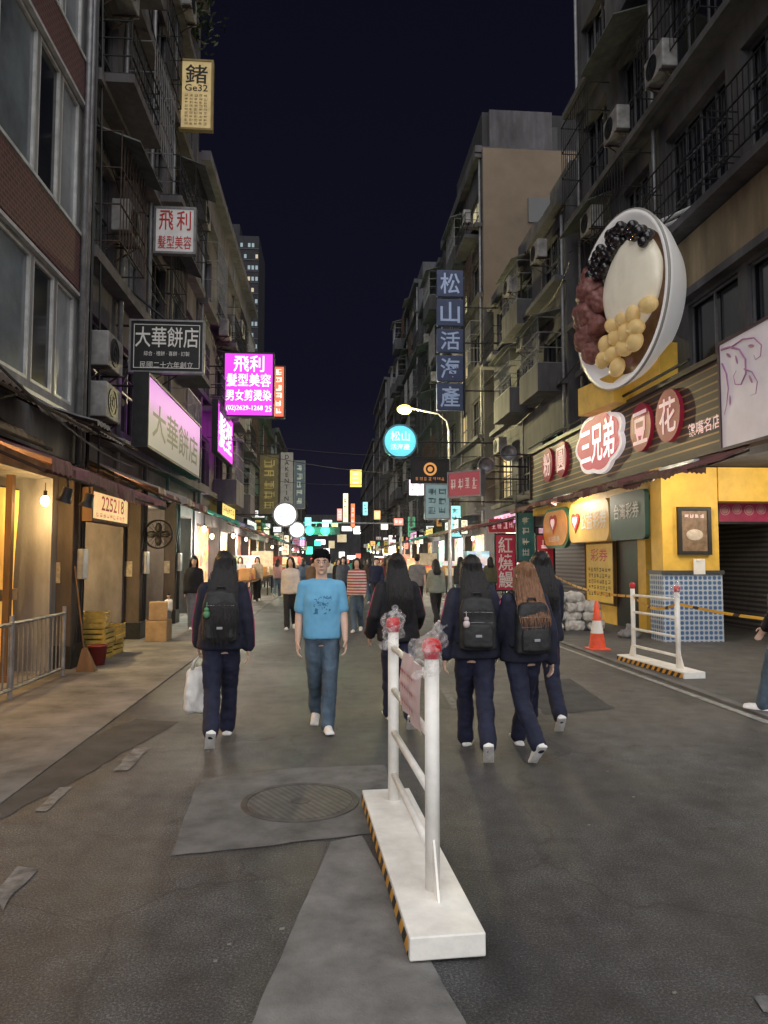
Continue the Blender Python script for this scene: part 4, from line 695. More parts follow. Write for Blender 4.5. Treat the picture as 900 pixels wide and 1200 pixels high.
awning(1,10.6,22.6,6.5,5.75,3.38,3.12,pm('dark_red_canvas',(.13,.055,.05),.7,.4,4,.3,25),'dark red awning below the slatted dessert signboard',.12)
c=V((6.4,9.2,4.25)); r=sign('wall_sign','white sign with a purple corner scroll at the right edge',c,4.2,1.75,NWW,pm('white_violet_face',(.66,.60,.63),.5,.08,2,0,glow=.2),frame=pm('dark_purple_frame',(.06,.03,.05),.5,.2,5,0),t=.2); PUR=pm('purple_swirl',(.36,.17,.30),.5,.2,9,0,glow=.1)
O=c+V((-.012,2.0,.78))
def curl_(pts,r0): MB().tube([O+V((0,-a,-b)) for a,b in pts],[r0*(1-.8*i/(len(pts)-1)) for i in range(len(pts))],5).build('floral_swirl',PUR,r)
curl_([(0,.02),(.25,.05),(.5,.16),(.66,.36),(.66,.58),(.52,.72),(.36,.68),(.32,.54),(.40,.47)],.022); curl_([(0,.25),(.12,.45),(.16,.7),(.10,.95),(.02,1.1)],.018); curl_([(.3,.06),(.6,.03),(.9,.10),(1.08,.26),(1.05,.42),(.92,.44),(.88,.35)],.016); curl_([(.62,.5),(.82,.6),(.95,.78),(.9,.95),(.76,.95)],.014)
for a,b,an_ in((.2,.17,.6),(.42,.3,1.2),(.82,.2,.3),(.2,.9,1.6),(.78,.7,1.)): MB().ball(O+V((0,-a,-b)),(.006,.085,.026),8,6,Matrix.Rotation(an_,3,'X')).build('leaf_motif',PUR,r)
# bowl
bc=aY(724,355,14.8); bx=E('bowl_sculpture','giant white bowl of tofu pudding mounted above the signboard','sculpture',(bc.x+.4,bc.y,bc.z-1.9)); AX=V((1,0,0)); BW=pm('bowl_white_glow',(.82,.80,.78),.3,.06,2,.03,glow=.22)  # bowl, tofu and peanut colours carry emission to brighten the sculpture
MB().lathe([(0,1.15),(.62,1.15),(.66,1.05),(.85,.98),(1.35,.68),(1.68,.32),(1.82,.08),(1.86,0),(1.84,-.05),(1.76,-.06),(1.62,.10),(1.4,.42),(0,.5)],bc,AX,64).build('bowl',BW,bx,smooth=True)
MB().lathe([(1.852,.0),(1.873,-.02),(1.865,-.05),(1.84,-.055)],bc,AX,64).build('rim_line',pm('grey_rim',(.4,.38,.34),.3,.1,3,0),bx,smooth=True)
def bp_(o,far_,z): return bc+V((-o,far_,z))
M_=RM[bx.name]
m=MB(); m.ball(bp_(-.05,-.42,.22),(.30,1.04,1.0),28,18); me=remesh(m,.04,2,1,.03,1.4)
for v in me.vertices: v.co=M_@v.co
link('tofu',me,pm('tofu_cream_glow',(.80,.74,.60),.2,.05,2,.03,glow=.18,spec=.6),bx,True)
m=MB(); m.ball(bp_(-.35,0,0),(.3,1.6,1.6),32,16); m.build('syrup',pm('brown_syrup',(.18,.10,.06),.2,.3,3,.05),bx,smooth=True)
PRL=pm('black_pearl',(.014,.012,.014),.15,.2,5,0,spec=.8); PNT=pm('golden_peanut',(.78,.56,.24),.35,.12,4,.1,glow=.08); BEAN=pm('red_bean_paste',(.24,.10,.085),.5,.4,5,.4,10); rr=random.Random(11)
pr2=MB().ball((0,0,0),(.11,.11,.11),14,10).mesh('pearl'); pr2.materials.append(PRL); pr2.polygons.foreach_set('use_smooth',[True]*len(pr2.polygons)); n=0
while n<95:
    a=rr.uniform(-1.3,1.1); z=rr.uniform(.75,1.6)
    if a*a+z*z>2.45 or (a<.3 and ((a+.42)/1.02)**2+((z-.22)/.97)**2<.8): continue
    o=bpy.data.objects.new('tapioca_pearl',pr2); COL.objects.link(o); o.parent=bx; o.location=M_@bp_(.02+.16*rr.random(),a,z); n+=1
pn=MB().ball((0,0,0),(.16,.215,.17),14,10).mesh('peanut'); pn.materials.append(PNT); pn.polygons.foreach_set('use_smooth',[True]*len(pn.polygons))
for zi in range(4):
    z=-.52-.31*zi; wd=sqrt(max(.05,2.3-z*z)); k=int((wd+(wd if zi>1 else .5))/.42)
    for i in range(k):
        a=-wd+.2+.42*i+(.2 if zi%2 else 0)
        if a>wd-.12: continue
        o=bpy.data.objects.new('peanut',pn); COL.objects.link(o); o.parent=bx; o.location=M_@bp_(.08+.05*rr.random(),a+.05*rr.random(),z+.05*rr.random()); o.rotation_euler=(rr.random()*3,rr.random()*.4,rr.random()*.6)
for a,z,s in((1.05,.6,.38),(1.15,.1,.42),(.72,.28,.3),(1.2,-.42,.38),(.8,-.28,.3),(1.0,.98,.26),(1.0,-.8,.28)):
    m=MB(); m.ball((0,0,0),(s*.75,s*1.05,s*.9),16,12); o=link('red_bean_lump',remesh(m,.025,1,1,.08,4,(1,1,1),int(a*20)),BEAN,bx,True); o.location=M_@bp_(.10,a,z)
MB().box(bc.x+.35,bc.x+.75,bc.y-.9,bc.y+1.3,4.98,bc.z-1.1).build('yellow_plinth',YEL,bx); MB().box(bc.x+.0,bc.x+.36,bc.y+.3,bc.y+1.9,4.98,bc.z-1.45).build('yellow_step',YEL,bx)
for a,b in((V((.5,-.5,1.5)),V((1.35,-1.4,1.75))),(V((.5,.25,1.5)),V((1.35,-.65,1.75))),(V((1.05,-.3,.4)),V((1.35,-.6,.8)))): MB().tube([bc+a,bc+b],.05,8).build('steel_strut',WHITE,bx)
bx.rotation_euler.z=math.radians(8)
# arcade items: lottery sign in three sections
r=E('lottery_sign','orange, yellow and dark green lottery shop signs with two hearts','sign',(6.33,17.5,2.0)); OS=pm('orange_sign_face',(.62,.24,.05),.5,.2,2,0,glow=.15); YS=pm('yellow_sign_face',(.66,.40,.10),.5,.15,2,0,glow=.15); GS=pm('dark_green_face',(.015,.055,.045),.5,.2,3,0)
def rpanel(name,y0,y1,z0,z1,rad,x,mat,parent,t=.1):
    pts=[]
    for cy,cz,a0 in((y1-rad,z1-rad,0),(y0+rad,z1-rad,PI/2),(y0+rad,z0+rad,PI),(y1-rad,z0+rad,1.5*PI)):
        for i in range(9): a=a0+PI/2*i/8; pts.append(V((x,cy+rad*cos(a),cz+rad*sin(a))))
    L=len(pts); return MB().add(pts+[p_+V((t,0,0)) for p_ in pts],[tuple(range(L)),tuple(range(L,2*L))]+[(i,(i+1)%L,L+(i+1)%L,L+i) for i in range(L)]).build(name,mat,parent)
rpanel('green_border',18.75,21.05,1.9,3.02,.5,6.335,pm('green_ring',(.03,.14,.07),.5,.2,5,0),r); rpanel('rounded_panel',18.85,20.95,1.98,2.94,.44,6.31,OS,r); rpanel('rounded_panel',15.95,18.65,2.02,3.0,.25,6.315,YS,r); rpanel('green_section',14.05,15.85,2.0,3.02,.12,6.31,GS,r)
def heart(c,s,mat,parent):
    pts=[]
    for i in range(40): t=2*PI*i/40; pts.append(c+V((-.02,-s*16*sin(t)**3/17,s*(13*cos(t)-5*cos(2*t)-2*cos(3*t)-cos(4*t))/17)))
    L=len(pts); MB().add(pts+[q+V((.015,0,0)) for q in pts],[tuple(range(L))]+[(i,(i+1)%L,L+(i+1)%L,L+i) for i in range(L)]).build('heart',mat,parent)
heart(V((6.3,19.95,2.6)),.32,RTX,r); heart(V((6.285,19.95,2.6)),.17,PK,r); heart(V((6.3,18.1,2.55)),.3,RTX,r); heart(V((6.285,18.1,2.55)),.17,PK,r)
text(r,'公益彩券',(6.305,16.9,2.52),1.7,.42,NWW,WPNT,.01); text(r,'台灣彩券',(6.302,14.95,2.62),1.3,.34,NWW,WPNT,.01); text(r,'公益彩券',(6.3,19.9,2.16),1.0,.16,NWW,WPNT,.01)
r=sign('poster','yellow poster board with rows of writing beside the dark doorway',(6.82,17.9,1.25),1.9,1.5,NWW,pm('yellow_poster_face',(.62,.42,.08),.5,.15,2,0,glow=.1),t=.04,frame=WOOD,rows=[('彩券',0,.3,.6,.22,RTX)],scr=[(0,-.15,.8,.5,DTX,8,5)])
c,w,h=spx(796,832,596,648,PY-.06); r=sign('framed_picture','dark framed dessert picture on the yellow pillar',c,w,h,NW,pm('picture_brown',(.2,.13,.08),.4,.5,8,0),t=.05,frame=BLACK,fw_=.07,cat='picture',scr=[(0,.33,.7,.13,PK,4,1)])
MB().ball(c+V((0,-.004,-.08)),(.17,.012,.11),20,10).build('printed_bowl',pm('pictured_bowl',(.5,.42,.34),.4,.3,9,0),r,smooth=True)
c,w,h=spx(811,825,655,673,PY-.01); solo(MB().obox(c+V((0,-.05,0)),(w,.012,h)).obox(c+V((0,-.06,h*.4)),(w*.5,.012,.03)),'paper_notice',WPNT,'small white notice taped under the framed picture','notice')
c,w,h=spx(840,915,583,613,14.2); r=sign('hanging_sign','magenta pink hanging sign with round motifs, right of the yellow pillar',c,w,h,NW,pm('magenta_red_face',(.30,.03,.08),.5,.25,4,0,glow=.15),t=.08,frame=DK,arms=[(c+V((-.3,.04,h/2)),c+V((-.3,.04,h/2+.35))),(c+V((.3,.04,h/2)),c+V((.3,.04,h/2+.35)))])
for i in range(5): q=c+V((-w*.38+w*.19*i,-.005,.02*(i%2))); MB().lathe([(.0,.004),(.07,.004),(.07,.0)],q,NW,18).lathe([(.085,.0),(.085,.006),(.105,.006),(.105,0)],q,NW,18).build('round_motif',pm('dull_pink',(.5,.25,.28),.5,.2,9,0),r)
def tubel(label,x,y,z,p):
    r=E('tube_lamp',label,'lamp',(x,y,z)); MB().tube([(x,y-.6,z),(x,y+.6,z)],.022,8).build('tube',em('tube_glow',(1,.92,.78),8,.02),r); MB().box(x-.05,x+.05,y-.65,y+.65,z+.03,z+.09).build('housing',WHITE,r); light((x-.1,y,z-.1),p,(1,.88,.68),.2)
tubel('fluorescent tube lamp under the dark red awning near the pillar',6.2,12.4,3.2,110); tubel('fluorescent tube lamp on the arcade ceiling by the shutter',8.6,11.5,3.25,170); tubel('fluorescent tube lamp above the lottery sign',5.95,18.,3.12,100)
c,w,h=spx(628,650,626,690,21); sign('standing_sign','red standing sign board next to the white sack pile',c,w,h,NW,pm('bright_red_face',(.40,.025,.04),.45,.2,3,0,glow=.15),t=.1,frame=DK,scr=[(0,0,.6,.85,PK,1,4)],arms=[(c+V((-.2,.05,-h/2)),V((c.x-.2,21.05,.02))),(c+V((.2,.05,-h/2)),V((c.x+.2,21.05,.02)))])
c,w,h=spx(606,627,600,658,22.5); sign('projecting_sign','dark teal vertical sign right of the red eel sign',c,w,h,NW,pm('teal_face',(.03,.11,.10),.5,.3,3,0,glow=.2),t=.12,frame=DK,scr=[(0,0,.6,.85,WPNT,1,4)],arms=[(c+V((w/2,.05,.3)),(7.,22.55,c.z+.3))])
c,w,h=spx(580,605,626,692,24); sign('standing_sign','red vertical sign with white eel dish characters',c,w,h,NW,pm('red_dim_face',(.33,.018,.045),.45,.2,3,0,glow=.3),[('紅\n燒\n鰻',0,.0,.7,.9,WPNT,.01)],t=.15,frame=DK,arms=[(c+V((w/2,.05,.3)),(7.,24.05,c.z+.3)),(c+V((0,.05,-h/2)),V((c.x,24.05,.02)))])
c,w,h=spx(573,605,608,624,25.5); sign('fascia_sign','dark red strip sign just above the eel dish sign',c,w,h,NW,em('dim_red_face',(.3,.02,.03),.4,.2,3),t=.12,scr=[(0,0,.85,.7,PK,4,1)],arms=[(c+V((w/2,.05,0)),(7.,25.55,c.z))])
BLS=pm('blue_sign_face',(.035,.048,.10),.5,.25,3,0,glow=.12); BLT=pm('pale_blue_letter',(.26,.33,.48),.5,.1,9,0,glow=.25)
root=E('vertical_sign','tall vertical row of five dark blue squares with seafood characters','sign',(6,29,7))
for chh,y0,y1 in(('松',316,348),('山',350,382),('活',385,413),('海',416,447),('產',449,481)):
    c,w,h=spx(512,543,y0,y1,29); o=MB().obox(c+V((0,.1,0)),(w,.2,h)).build('square_panel',BLS,root,bev=.02); text(o,chh,c,w*.74,h*.78,NW,BLT,.011)
MB().box(c.x+w/2+.02,c.x+w/2+.1,29.05,29.15,c.z-.8,13.2).build('mounting_rail',DK,root)
for z in(8.5,10.5,12.): MB().tube([(c.x+w/2,29.1,z),(7.,29.1,z)],.03,6).build('bracket',DK,root)
c=aY(469,517,28.5); CY=em('cyan_lit_disc',(.12,.62,.80),1.3,.18,1.5); disc('round_sign','round cyan lit seafood sign above the right side of the street',c,.64,NW,CY,[('松山',0,.32,1.2,.62,WTXT,.01),('活海產',0,-.35,1.2,.38,WTXT,.01)],t=.3,rim=pm('cyan_rim',(.1,.3,.35),.4,.1,5,0),arm=[c+V((.6,.15,0)),V((7.,28.7,c.z))])
c,w,h=spx(482,526,538,566,27); r=sign('projecting_sign','black sign with an orange round emblem under the cyan disc',c,w,h,NW,BLACK,t=.15,frame=DK,scr=[(.0,-.33,.8,.2,pm('orange_letter',(.6,.25,.08),.5,.1,9,0,glow=.3),7,1)],arms=[(c+V((w/2,.05,0)),(7.,27.1,c.z))])
m=MB(); m.lathe([(.17,.012),(.25,.012),(.25,.02),(.17,.02)],c+V((0,-.02,.07)),NW,24); m.ball(c+V((0,-.02,.07)),(.1,.01,.1)); m.build('emblem',em('orange_emblem',(1,.45,.12),.5,.1),r)
c,w,h=spx(498,527,567,608,26); sign('projecting_sign','pale teal square sign hanging below the black emblem sign',c,w,h,NW,em('teal_lit_face',(.2,.29,.30),.6,.2,3),t=.15,frame=STEEL,scr=[(0,0,.85,.8,pm('teal_letter',(.03,.08,.09),.5,.1,9,0),2,3)],arms=[(c+V((w/2,.05,0)),(7.,26.1,c.z))])
c,w,h=spx(480,497,562,580,38); sign('light_box_sign','small white and pink glowing light box left of the teal sign',c,w,h,NW,em('pink_white_lit',(1,.75,.95),1.8,.15),t=.2,scr=[(0,0,.8,.6,RTX,2,2)],arms=[(c+V((w/2,.05,0)),(6.6,38.1,c.z))])
c=aY(544,567,23.5); sign('wall_sign','dark red projecting board with pale characters beside the street lamp pole',c,1.35,.82,(-.75,-.66,0),em('maroon_lit_face',(.33,.06,.07),.5,.2,3),t=.2,frame=STEEL,scr=[(0,0,.88,.62,WPNT,4,1)],arms=[(c+V((.3,.2,.2)),(7.,c.y+.3,c.z+.2))])
for px0,px1,py0,py1,Y,col,lab in((410,424,550,571,70,(1.,.62,.12),'yellow lit box sign far down the right side'),(411,416,590,618,72,(1,.2,.08),'red vertical lit sign far down the right side, lower one'),(402,408,578,612,100,(1,.85,.5),'pale yellow vertical sign near the street end'),(425,431,588,604,75,(.3,.8,1.),'pale blue lit sign far on the right'),(438,446,598,609,62,(1.,.5,.2),'orange lit sign low on the far right'),(446,455,613,621,55,(1.,.9,.8),'white lit sign strip low on the right'),(357,365,606,617,75,(.2,.75,1.),'sky blue lit sign far on the left'),(351,357,632,640,70,(1,.4,.7),'pink lit sign low at the far left'),(320,330,617,624,38,(.9,.95,1.),'white strip sign left, below the big round one'),(388,396,612,624,140,(1,.85,.4),'amber sign at the very end of the street'),(395,401,596,610,130,(1.,.3,.25),'red square sign at the very end of the street'),(461,473,607,616,44,(.95,.25,.2),'red lit strip sign on the right before the lamp')):
    c,w,h=spx(px0,px1,py0,py1,Y); sx=1 if c.x>1 else -1; sign('light_box_sign',lab,c,w,h,NW,em('neon_'+lab.replace(' ','_').replace(',',''),col,1.6,.3,2),t=.25,frame=DK,scr=[(0,0,.8,.7,DTX if sum(col)>2 else WTXT,2 if w>h*.8 else 1,1 if w>h*.8 else 3)],arms=[(c+V((sx*w/2,.1,0)),(sx*(6.4 if sx>0 else 4),Y+.1,c.z))])
# dense band of shop signs, fascias and stalls down the street
rr=random.Random(77); cols=[MAR,BRN,GRN,BLUC,TARP]
PAL=[('white',(1.,.97,.92)),('warm white',(1.,.82,.55)),('yellow',(1,.66,.15)),('red',(1,.15,.1)),('pink',(1,.4,.65)),('cyan',(.3,.85,1)),('green',(.2,.9,.45)),('orange',(1,.45,.12))]
ORD=['first','second','third','fourth','fifth','sixth','seventh','eighth','ninth','tenth','eleventh','twelfth','thirteenth','fourteenth','fifteenth','sixteenth','seventeenth','eighteenth','nineteenth','twentieth']
for sd,sn in((-1,'left'),(1,'right')):
    for i in range(20):
        y=29+i*4.4+rr.random()*3; xw=-4. if sd<0 else (7. if y<30 else 6.5 if y<64 else 6.3); nmc,colr=rr.choice(PAL[:2]*4+PAL); w=.3+.4*rr.random(); h=w*rr.choice((.6,1.,2.,2.6)); z=2.5+1.5*rr.random(); dim=rr.random()<.45
        c=V((xw-sd*(.08+w/2+.3*rr.random()),y,z)); sign('projecting_sign','%s lit projecting sign, %s along the %s shopfronts beyond the near shops'%(nmc,ORD[i],sn),c,w,h,NW,em(('dim_lit_' if dim else 'far_lit_')+nmc.replace(' ','_'),colr,.3 if dim else 1.3,.45,3),t=.18,frame=DK,scr=[(0,0,.85,.88,DTX if i%2 else RTX,2 if h<w else 1,1 if h<w else 2 if h<w*1.5 else 4)],arms=[(c+V((sd*w/2,.1,0)),(xw,y+.1,z))])
        if i<11:
            y2=24.5+i*8.; nmc,colr=rr.choice(PAL[:3]*2+PAL); xw2=-4. if sd<0 else (7. if y2<28 else 6.3 if y2<62 else 6.1)
            sign('fascia_sign','%s lit fascia board, %s shop along the %s side beyond the near shops'%(nmc,ORD[i],sn),(xw2-sd*.4,y2+2,3.0+.3*rr.random()),3.2+1.2*rr.random(),.45,(-sd,0,0),em('fascia_lit_'+nmc.replace(' ','_'),colr,1.,.4,2),t=.15,frame=DK,scr=[(0,0,.85,.75,DTX if i%2 else RTX,6,1)])
    for i in range(9):
        y=26.5+i*6.8; x=-3.1 if sd<0 else 5.7; r=E('market_stall','lit goods stall, %s along the %s kerb down the street'%(ORD[i],sn),'stall',(x,y,0)); MB().box(x-.5,x+.5,y-1.2,y+1.2,.8,.85).build('table_top',WOOD,r)
        for a in(-.45,.45):
            for b2 in(-1.1,1.1): MB().box(x+a-.025,x+a+.025,y+b2-.025,y+b2+.025,.015,.8).build('leg',DK,r)
        for j in range(6): MB().box(x-.42+.43*(j%2),x-.04+.43*(j%2),y-1.1+.75*(j//2),y-.5+.75*(j//2),.852,1.0+.3*rr.random()).build('goods_tray',rr.choice(PO),r,bev=.02)
        MB().box(x-.5,x+.5,y+1.2,y+1.24,.85,1.5+.5*rr.random()).build('backboard',rr.choice(INT+PO[1:]),r)
awl=['maroon canvas','brown sheet','green canvas','navy canvas','tan tarp','dull maroon','dull brown']
for i in range(7):
    y=23.5+i*7.5; awning(1,y,y+5.5+rr.random(),6.9 if y<30 else 6.5,5.2-.3*rr.random(),3.2,2.75,cols[i%5],awl[i]+' awning along the right side beyond the dessert shop')
for i in range(5):
    y=38+i*8.; awning(-1,y,y+6,-4.,-2.7,3.1,2.7,cols[(i+2)%5],['green canvas','navy canvas','tan tarp','maroon canvas','brown sheet'][i]+' awning far along the left side')
for i in range(18):
    sd=1 if i%2 else -1; y=22+i*4.4+rr.random()*3; x=(5.3 if sd>0 else -3.2)+.5*rr.random()*sd; z=2.3+.3*rr.random(); r=E('hanging_bulb','small warm bulb under an awning far down the %s side'%('right' if sd>0 else 'left'),'lamp',(x,y,z),0,'far awning bulbs %s'%('right' if sd>0 else 'left')); MB().ball((x,y,z-.05),(.06,.06,.075)).build('bulb',MC['bulb_glow'],r,smooth=True); MB().tube([(x,y,z+.02),(x,y,2.75)],.01,5).build('cord',DK,r); light((x,y,z-.2),320,(1,.89,.72),.1)
# street lamp
lp=aY(475,479,30.); r=E('street_lamp','tall street lamp with glowing yellow head on a curved arm','street lamp',(5.05,30,0)); m=MB(); m.tube([(5.05,30,.02),(5.05,30,3.5),(5.05,30,7.)],[.09,.075,.06],10); m.build('pole',STEEL,r); MB().tube([(5.05,30,6.9),(4.95,30,7.4),(4.6,30,7.7),(lp.x+.1,30,lp.z+.05)],.04,8).build('arm',STEEL,r); MB().ball((lp.x,30,lp.z+.1),(.3,.16,.07)).build('head',DK,r,smooth=True); MB().ball((lp.x-.05,29.9,lp.z-.05),(.32,.24,.20)).build('lens',em('lamp_lens',(1.,.84,.22),3.,.02),r,smooth=True); light((lp.x,29.6,lp.z-.5),1700,(1.,.87,.45),.2)
# traffic lights
r=E('traffic_light','green traffic signals on an arm down the street, left of centre','traffic light',(4.6,46,0)); MB().tube([(4.6,46,0),(4.6,46,3.9)],.09,8).build('pole',STEEL,r); MB().tube([(4.6,46,3.85),(-1.6,46,3.9)],.045,6).build('arm',STEEL,r)
for px in(363,381): c=aY(px,622,46); MB().obox(c+V((.36,.15,0)),(1.15,.22,.5)).build('housing',BLACK,r); MB().lathe([(0,.04),(.27,0),(.27,-.05)],c,NW,16).build('green_lens',em('green_signal',(.04,1.,.42),2.5,.02),r); MB().tube([c+V((.4,.15,.2)),V((c.x+.4,46.1,3.87))],.025,5).build('hanger',STEEL,r); light(c+V((0,-.5,0)),200,(.1,1,.55),.2)
# cables
def cable(a,b,sag,lab,rd=.014):
    pts=[V(a).lerp(V(b),t/14)-Z*sag*4*(t/14)*(1-t/14) for t in range(15)]; m=MB(); m.tube(pts,rd,5); solo(m,'overhead_cable',BLACK,lab,'cable')
cable((-4,24,5.6),(6.9,22,4.9),.35,'black cable crossing the street below the magenta light box'); cable((-4,30,6.2),(6.6,34,5.8),.5,'black cable crossing near the cyan round sign'); cable((-4,40,6.),(6.4,42,6.4),.4,'farther cable crossing behind the cyan round sign'); cable((-3.95,12,5.2),(-4.,36,6.3),.6,'cable running along the left facades'); cable((7.2,21,9.6),(6.6,33,7.5),.5,'cable sloping along the right facades past the grey block'); cable((5.7,16.5,8.9),(7.2,13,9.6),.1,'cable running over the bowl sculpture'); cable((7.,23,9.8),(5.9,17,8.9),.2,'cable from the grey block to the bowl sculpture')
cable((-3.85,11.7,17.),(-3.8,11.7,2.6),0.0,'thick vertical cable down the seam between the two left buildings',.03); cable((-3.9,12.,9),(-3.6,16,7.2),.3,'loose cable looping above the black bakery sign'); cable((-3.7,11.9,14),(-3.6,21.5,10.6),.6,'long sagging cable across the upper grimy left block'); cable((-3.7,12,3.6),(-3.4,18.5,3.7),.2,'cable strung above the striped awning'); cable((-3.9,11.9,16.),(-3.75,12.1,3.),0.,'thin vertical cable beside the thick one on the left',.018); cable((-2.9,6,3.4),(-3.2,12.,3.1),.15,'cable drooping under the pale building windows')
cable((6.9,13,8.3),(6.6,30,6.4),.7,'long cable sagging behind the bowl along the right side'); cable((6.9,20,12.),(6.3,40,13.5),.9,'highest cable slung along the right blocks'); cable((-3.8,22,9.),(-3.8,37,8.2),.6,'cable sagging along the lilac grey block')
# ---------------- barriers
HZ=stripe('hazard_stripes',(.66,.33,.04),(.014,.014,.014),(0,1,1),7.,.5); BAR=pm('barrier_white',(.84,.82,.77),.45,.16,5,.12,60); PX=.02
def barrier(label,loc,rz):
    r=E('street_barrier',label,'barrier',loc,rz); L=1.86
    MB().box(-.155,.155,-L/2,L/2,.012,.105).build('base',BAR,r,True,bev=.006)
    for s in(-1,1): MB().box(s*.1565,s*.1585,-L/2+.03,L/2-.01,.02,.085).build('hazard_band',HZ,r,True)
    for y in(-.52,.72): MB().tube([(PX,y,.10),(PX,y,1.14)],.034,16).build('post',BAR,r,True,True)
    for z in(1.04,.78,.52,.26): MB().tube([(PX,-.52,z),(PX,.72,z)],.02,10).build('rail',BAR,r,True,True)
    for y,d in((-.52,-1),(.72,1)): MB().add([(PX+e,y+d*.03,.104) for e in(-.005,.005)]+[(PX+e,y+d*.14,.104) for e in(-.005,.005)]+[(PX+e,y+d*.03,.34) for e in(-.005,.005)],[(0,2,4),(1,5,3),(0,1,3,2),(2,3,5,4),(0,4,5,1)]).build('gusset',BAR,r,True)
    return r
a=G(480,1131); b=G(570,1125); c=G(424,944); mid=(a+b)/2; dr=(c-a); ang=math.atan2(-dr.x,dr.y); cc=mid+dr.normalized()*.93
B1=barrier('white street barrier with striped base standing in the foreground',(cc.x,cc.y,0),ang)
a2=G(823,797); c2=G(733,772); d2=c2-a2; ang2=math.atan2(-d2.x,d2.y); cc2=a2+d2.normalized()*.93+V((-.1,0,0)); B2=dup(B1,(cc2.x,cc2.y,.0),ang2,'white street barrier standing at the right kerb by the yellow pillar')
def plastic():
    m,n,l,b=nm('clear_plastic'); b.inputs['Base Color'].default_value=(.9,.88,.88,1); b.inputs['Roughness'].default_value=.12; b.inputs['Specular IOR Level'].default_value=.9
    l.new(ramp(n,l,noise(n,l,30,det=3),[(.42,(.06,.06,.06,1)),(.62,(.34,.34,.34,1))]),b.inputs['Alpha'])
    bp=n.new('ShaderNodeBump'); bp.inputs['Strength'].default_value=1.; l.new(noise(n,l,28),bp.inputs['Height']); l.new(bp.outputs[0],b.inputs['Normal']); return m
CLR=plastic(); LENS=em('red_beacon_lens',(.55,.016,.02),.35,.5,40)
def beacon(label,loc,bag,tilt=0):
    r=E('warning_lamp',label,'warning lamp',loc,tilt); MB().lathe([(0,0),(.036,0),(.038,.02),(.038,.032),(.03,.034),(0,.034)],(0,0,0),Z,20).build('socket',RED,r,True); MB().lathe([(.044,.034),(.047,.04),(.043,.046),(.047,.052),(.043,.058),(.046,.064),(.042,.07),(.038,.082),(.024,.092),(0,.095)],(0,0,0),Z,24).build('lens',LENS,r,True,True)
    if bag:
        m=MB(); m.loft([(dx,dy,z,w,d) for dx,dy,z,w,d in((-.04,.01,-.085,.07,.045),(-.01,0,-.035,.041,.041),(-.014,.0,.0,.068,.058),(-.02,0,.05,.09,.072),(-.012,0,.09,.082,.066),(.014,0,.118,.045,.04),(.04,0,.135,.03,.012),(.06,.01,.15,.035,.008))],24); link('plastic_wrap',remesh(m,.006,0,1,.034,13,(1,1,1.4),int(loc[0]*50)),CLR,r)
    return r
def onb(c,ang,y,x=PX,z=1.14): return (c[0]+x*cos(ang)-y*sin(ang),c[1]+x*sin(ang)+y*cos(ang),z)
beacon('red warning lamp wrapped in clear plastic on the nearest barrier post',onb(cc,ang,-.52),True,.3); beacon('red warning lamp wrapped in plastic on the far post of the foreground barrier',onb(cc,ang,.72),True,1.2); beacon('red warning lamp on the near post of the kerb barrier',onb(cc2,ang2,-.52),True,.5); beacon('red warning lamp on the far post of the kerb barrier',onb(cc2,ang2,.72),False)
n=E('paper_notice','pink paper notice with red writing taped to the foreground barrier rail','notice',(cc.x,cc.y,0),ang); PP=pm('pink_paper',(.74,.58,.58),.8,.12,6,.15,30); m=MB(); vs=[]
for i in range(9):
    for j in range(7): vs.append((-.012-.018*sin(j*.5)+.012*sin(i*1.3+j*.4),-.42+.5*i/8,.76+.33*j/6+.02*i/8))
m.add(vs,[(i*7+j,i*7+j+1,(i+1)*7+j+1,(i+1)*7+j) for i in range(8) for j in range(6)]); m.build('sheet',PP,n,True,True)
rr=random.Random(2); m=MB(); PKT=pm('notice_red_ink',(.5,.14,.16),.6,.2,9,0)
for k in range(3):
    for i in range(7): y=.02-.4*i/7; z=1.02-.075*k; m.quad((-.043,y,z),(-.043,y-.035*rr.uniform(.5,1),z),(-.043,y-.035,z-.012),(-.043,y,z-.012)); m.quad((-.044,y-.012,z+.01),(-.044,y-.02,z+.01),(-.044,y-.02,z-.03),(-.044,y-.012,z-.03))
m.build('lettering',PKT,n,True)
# cone
c=G(700,762); r=E('traffic_cone','orange traffic cone with white band beside the right kerb','traffic cone',(c.x,c.y,.0)); ORG=pm('cone_orange',(.74,.09,.035),.5,.2,5,.08); MB().lathe([(.15,.045),(.11,.3)],(0,0,0),Z,24).build('lower_cone',ORG,r,True,True); MB().lathe([(.112,.3),(.078,.52)],(0,0,0),Z,24).build('white_band',WPNT,r,True,True); MB().lathe([(.076,.52),(.028,.86),(.0,.87)],(0,0,0),Z,24).build('tip',ORG,r,True,True); MB().box(-.18,.18,-.18,.18,.012,.045).build('base',ORG,r,True,bev=.01)
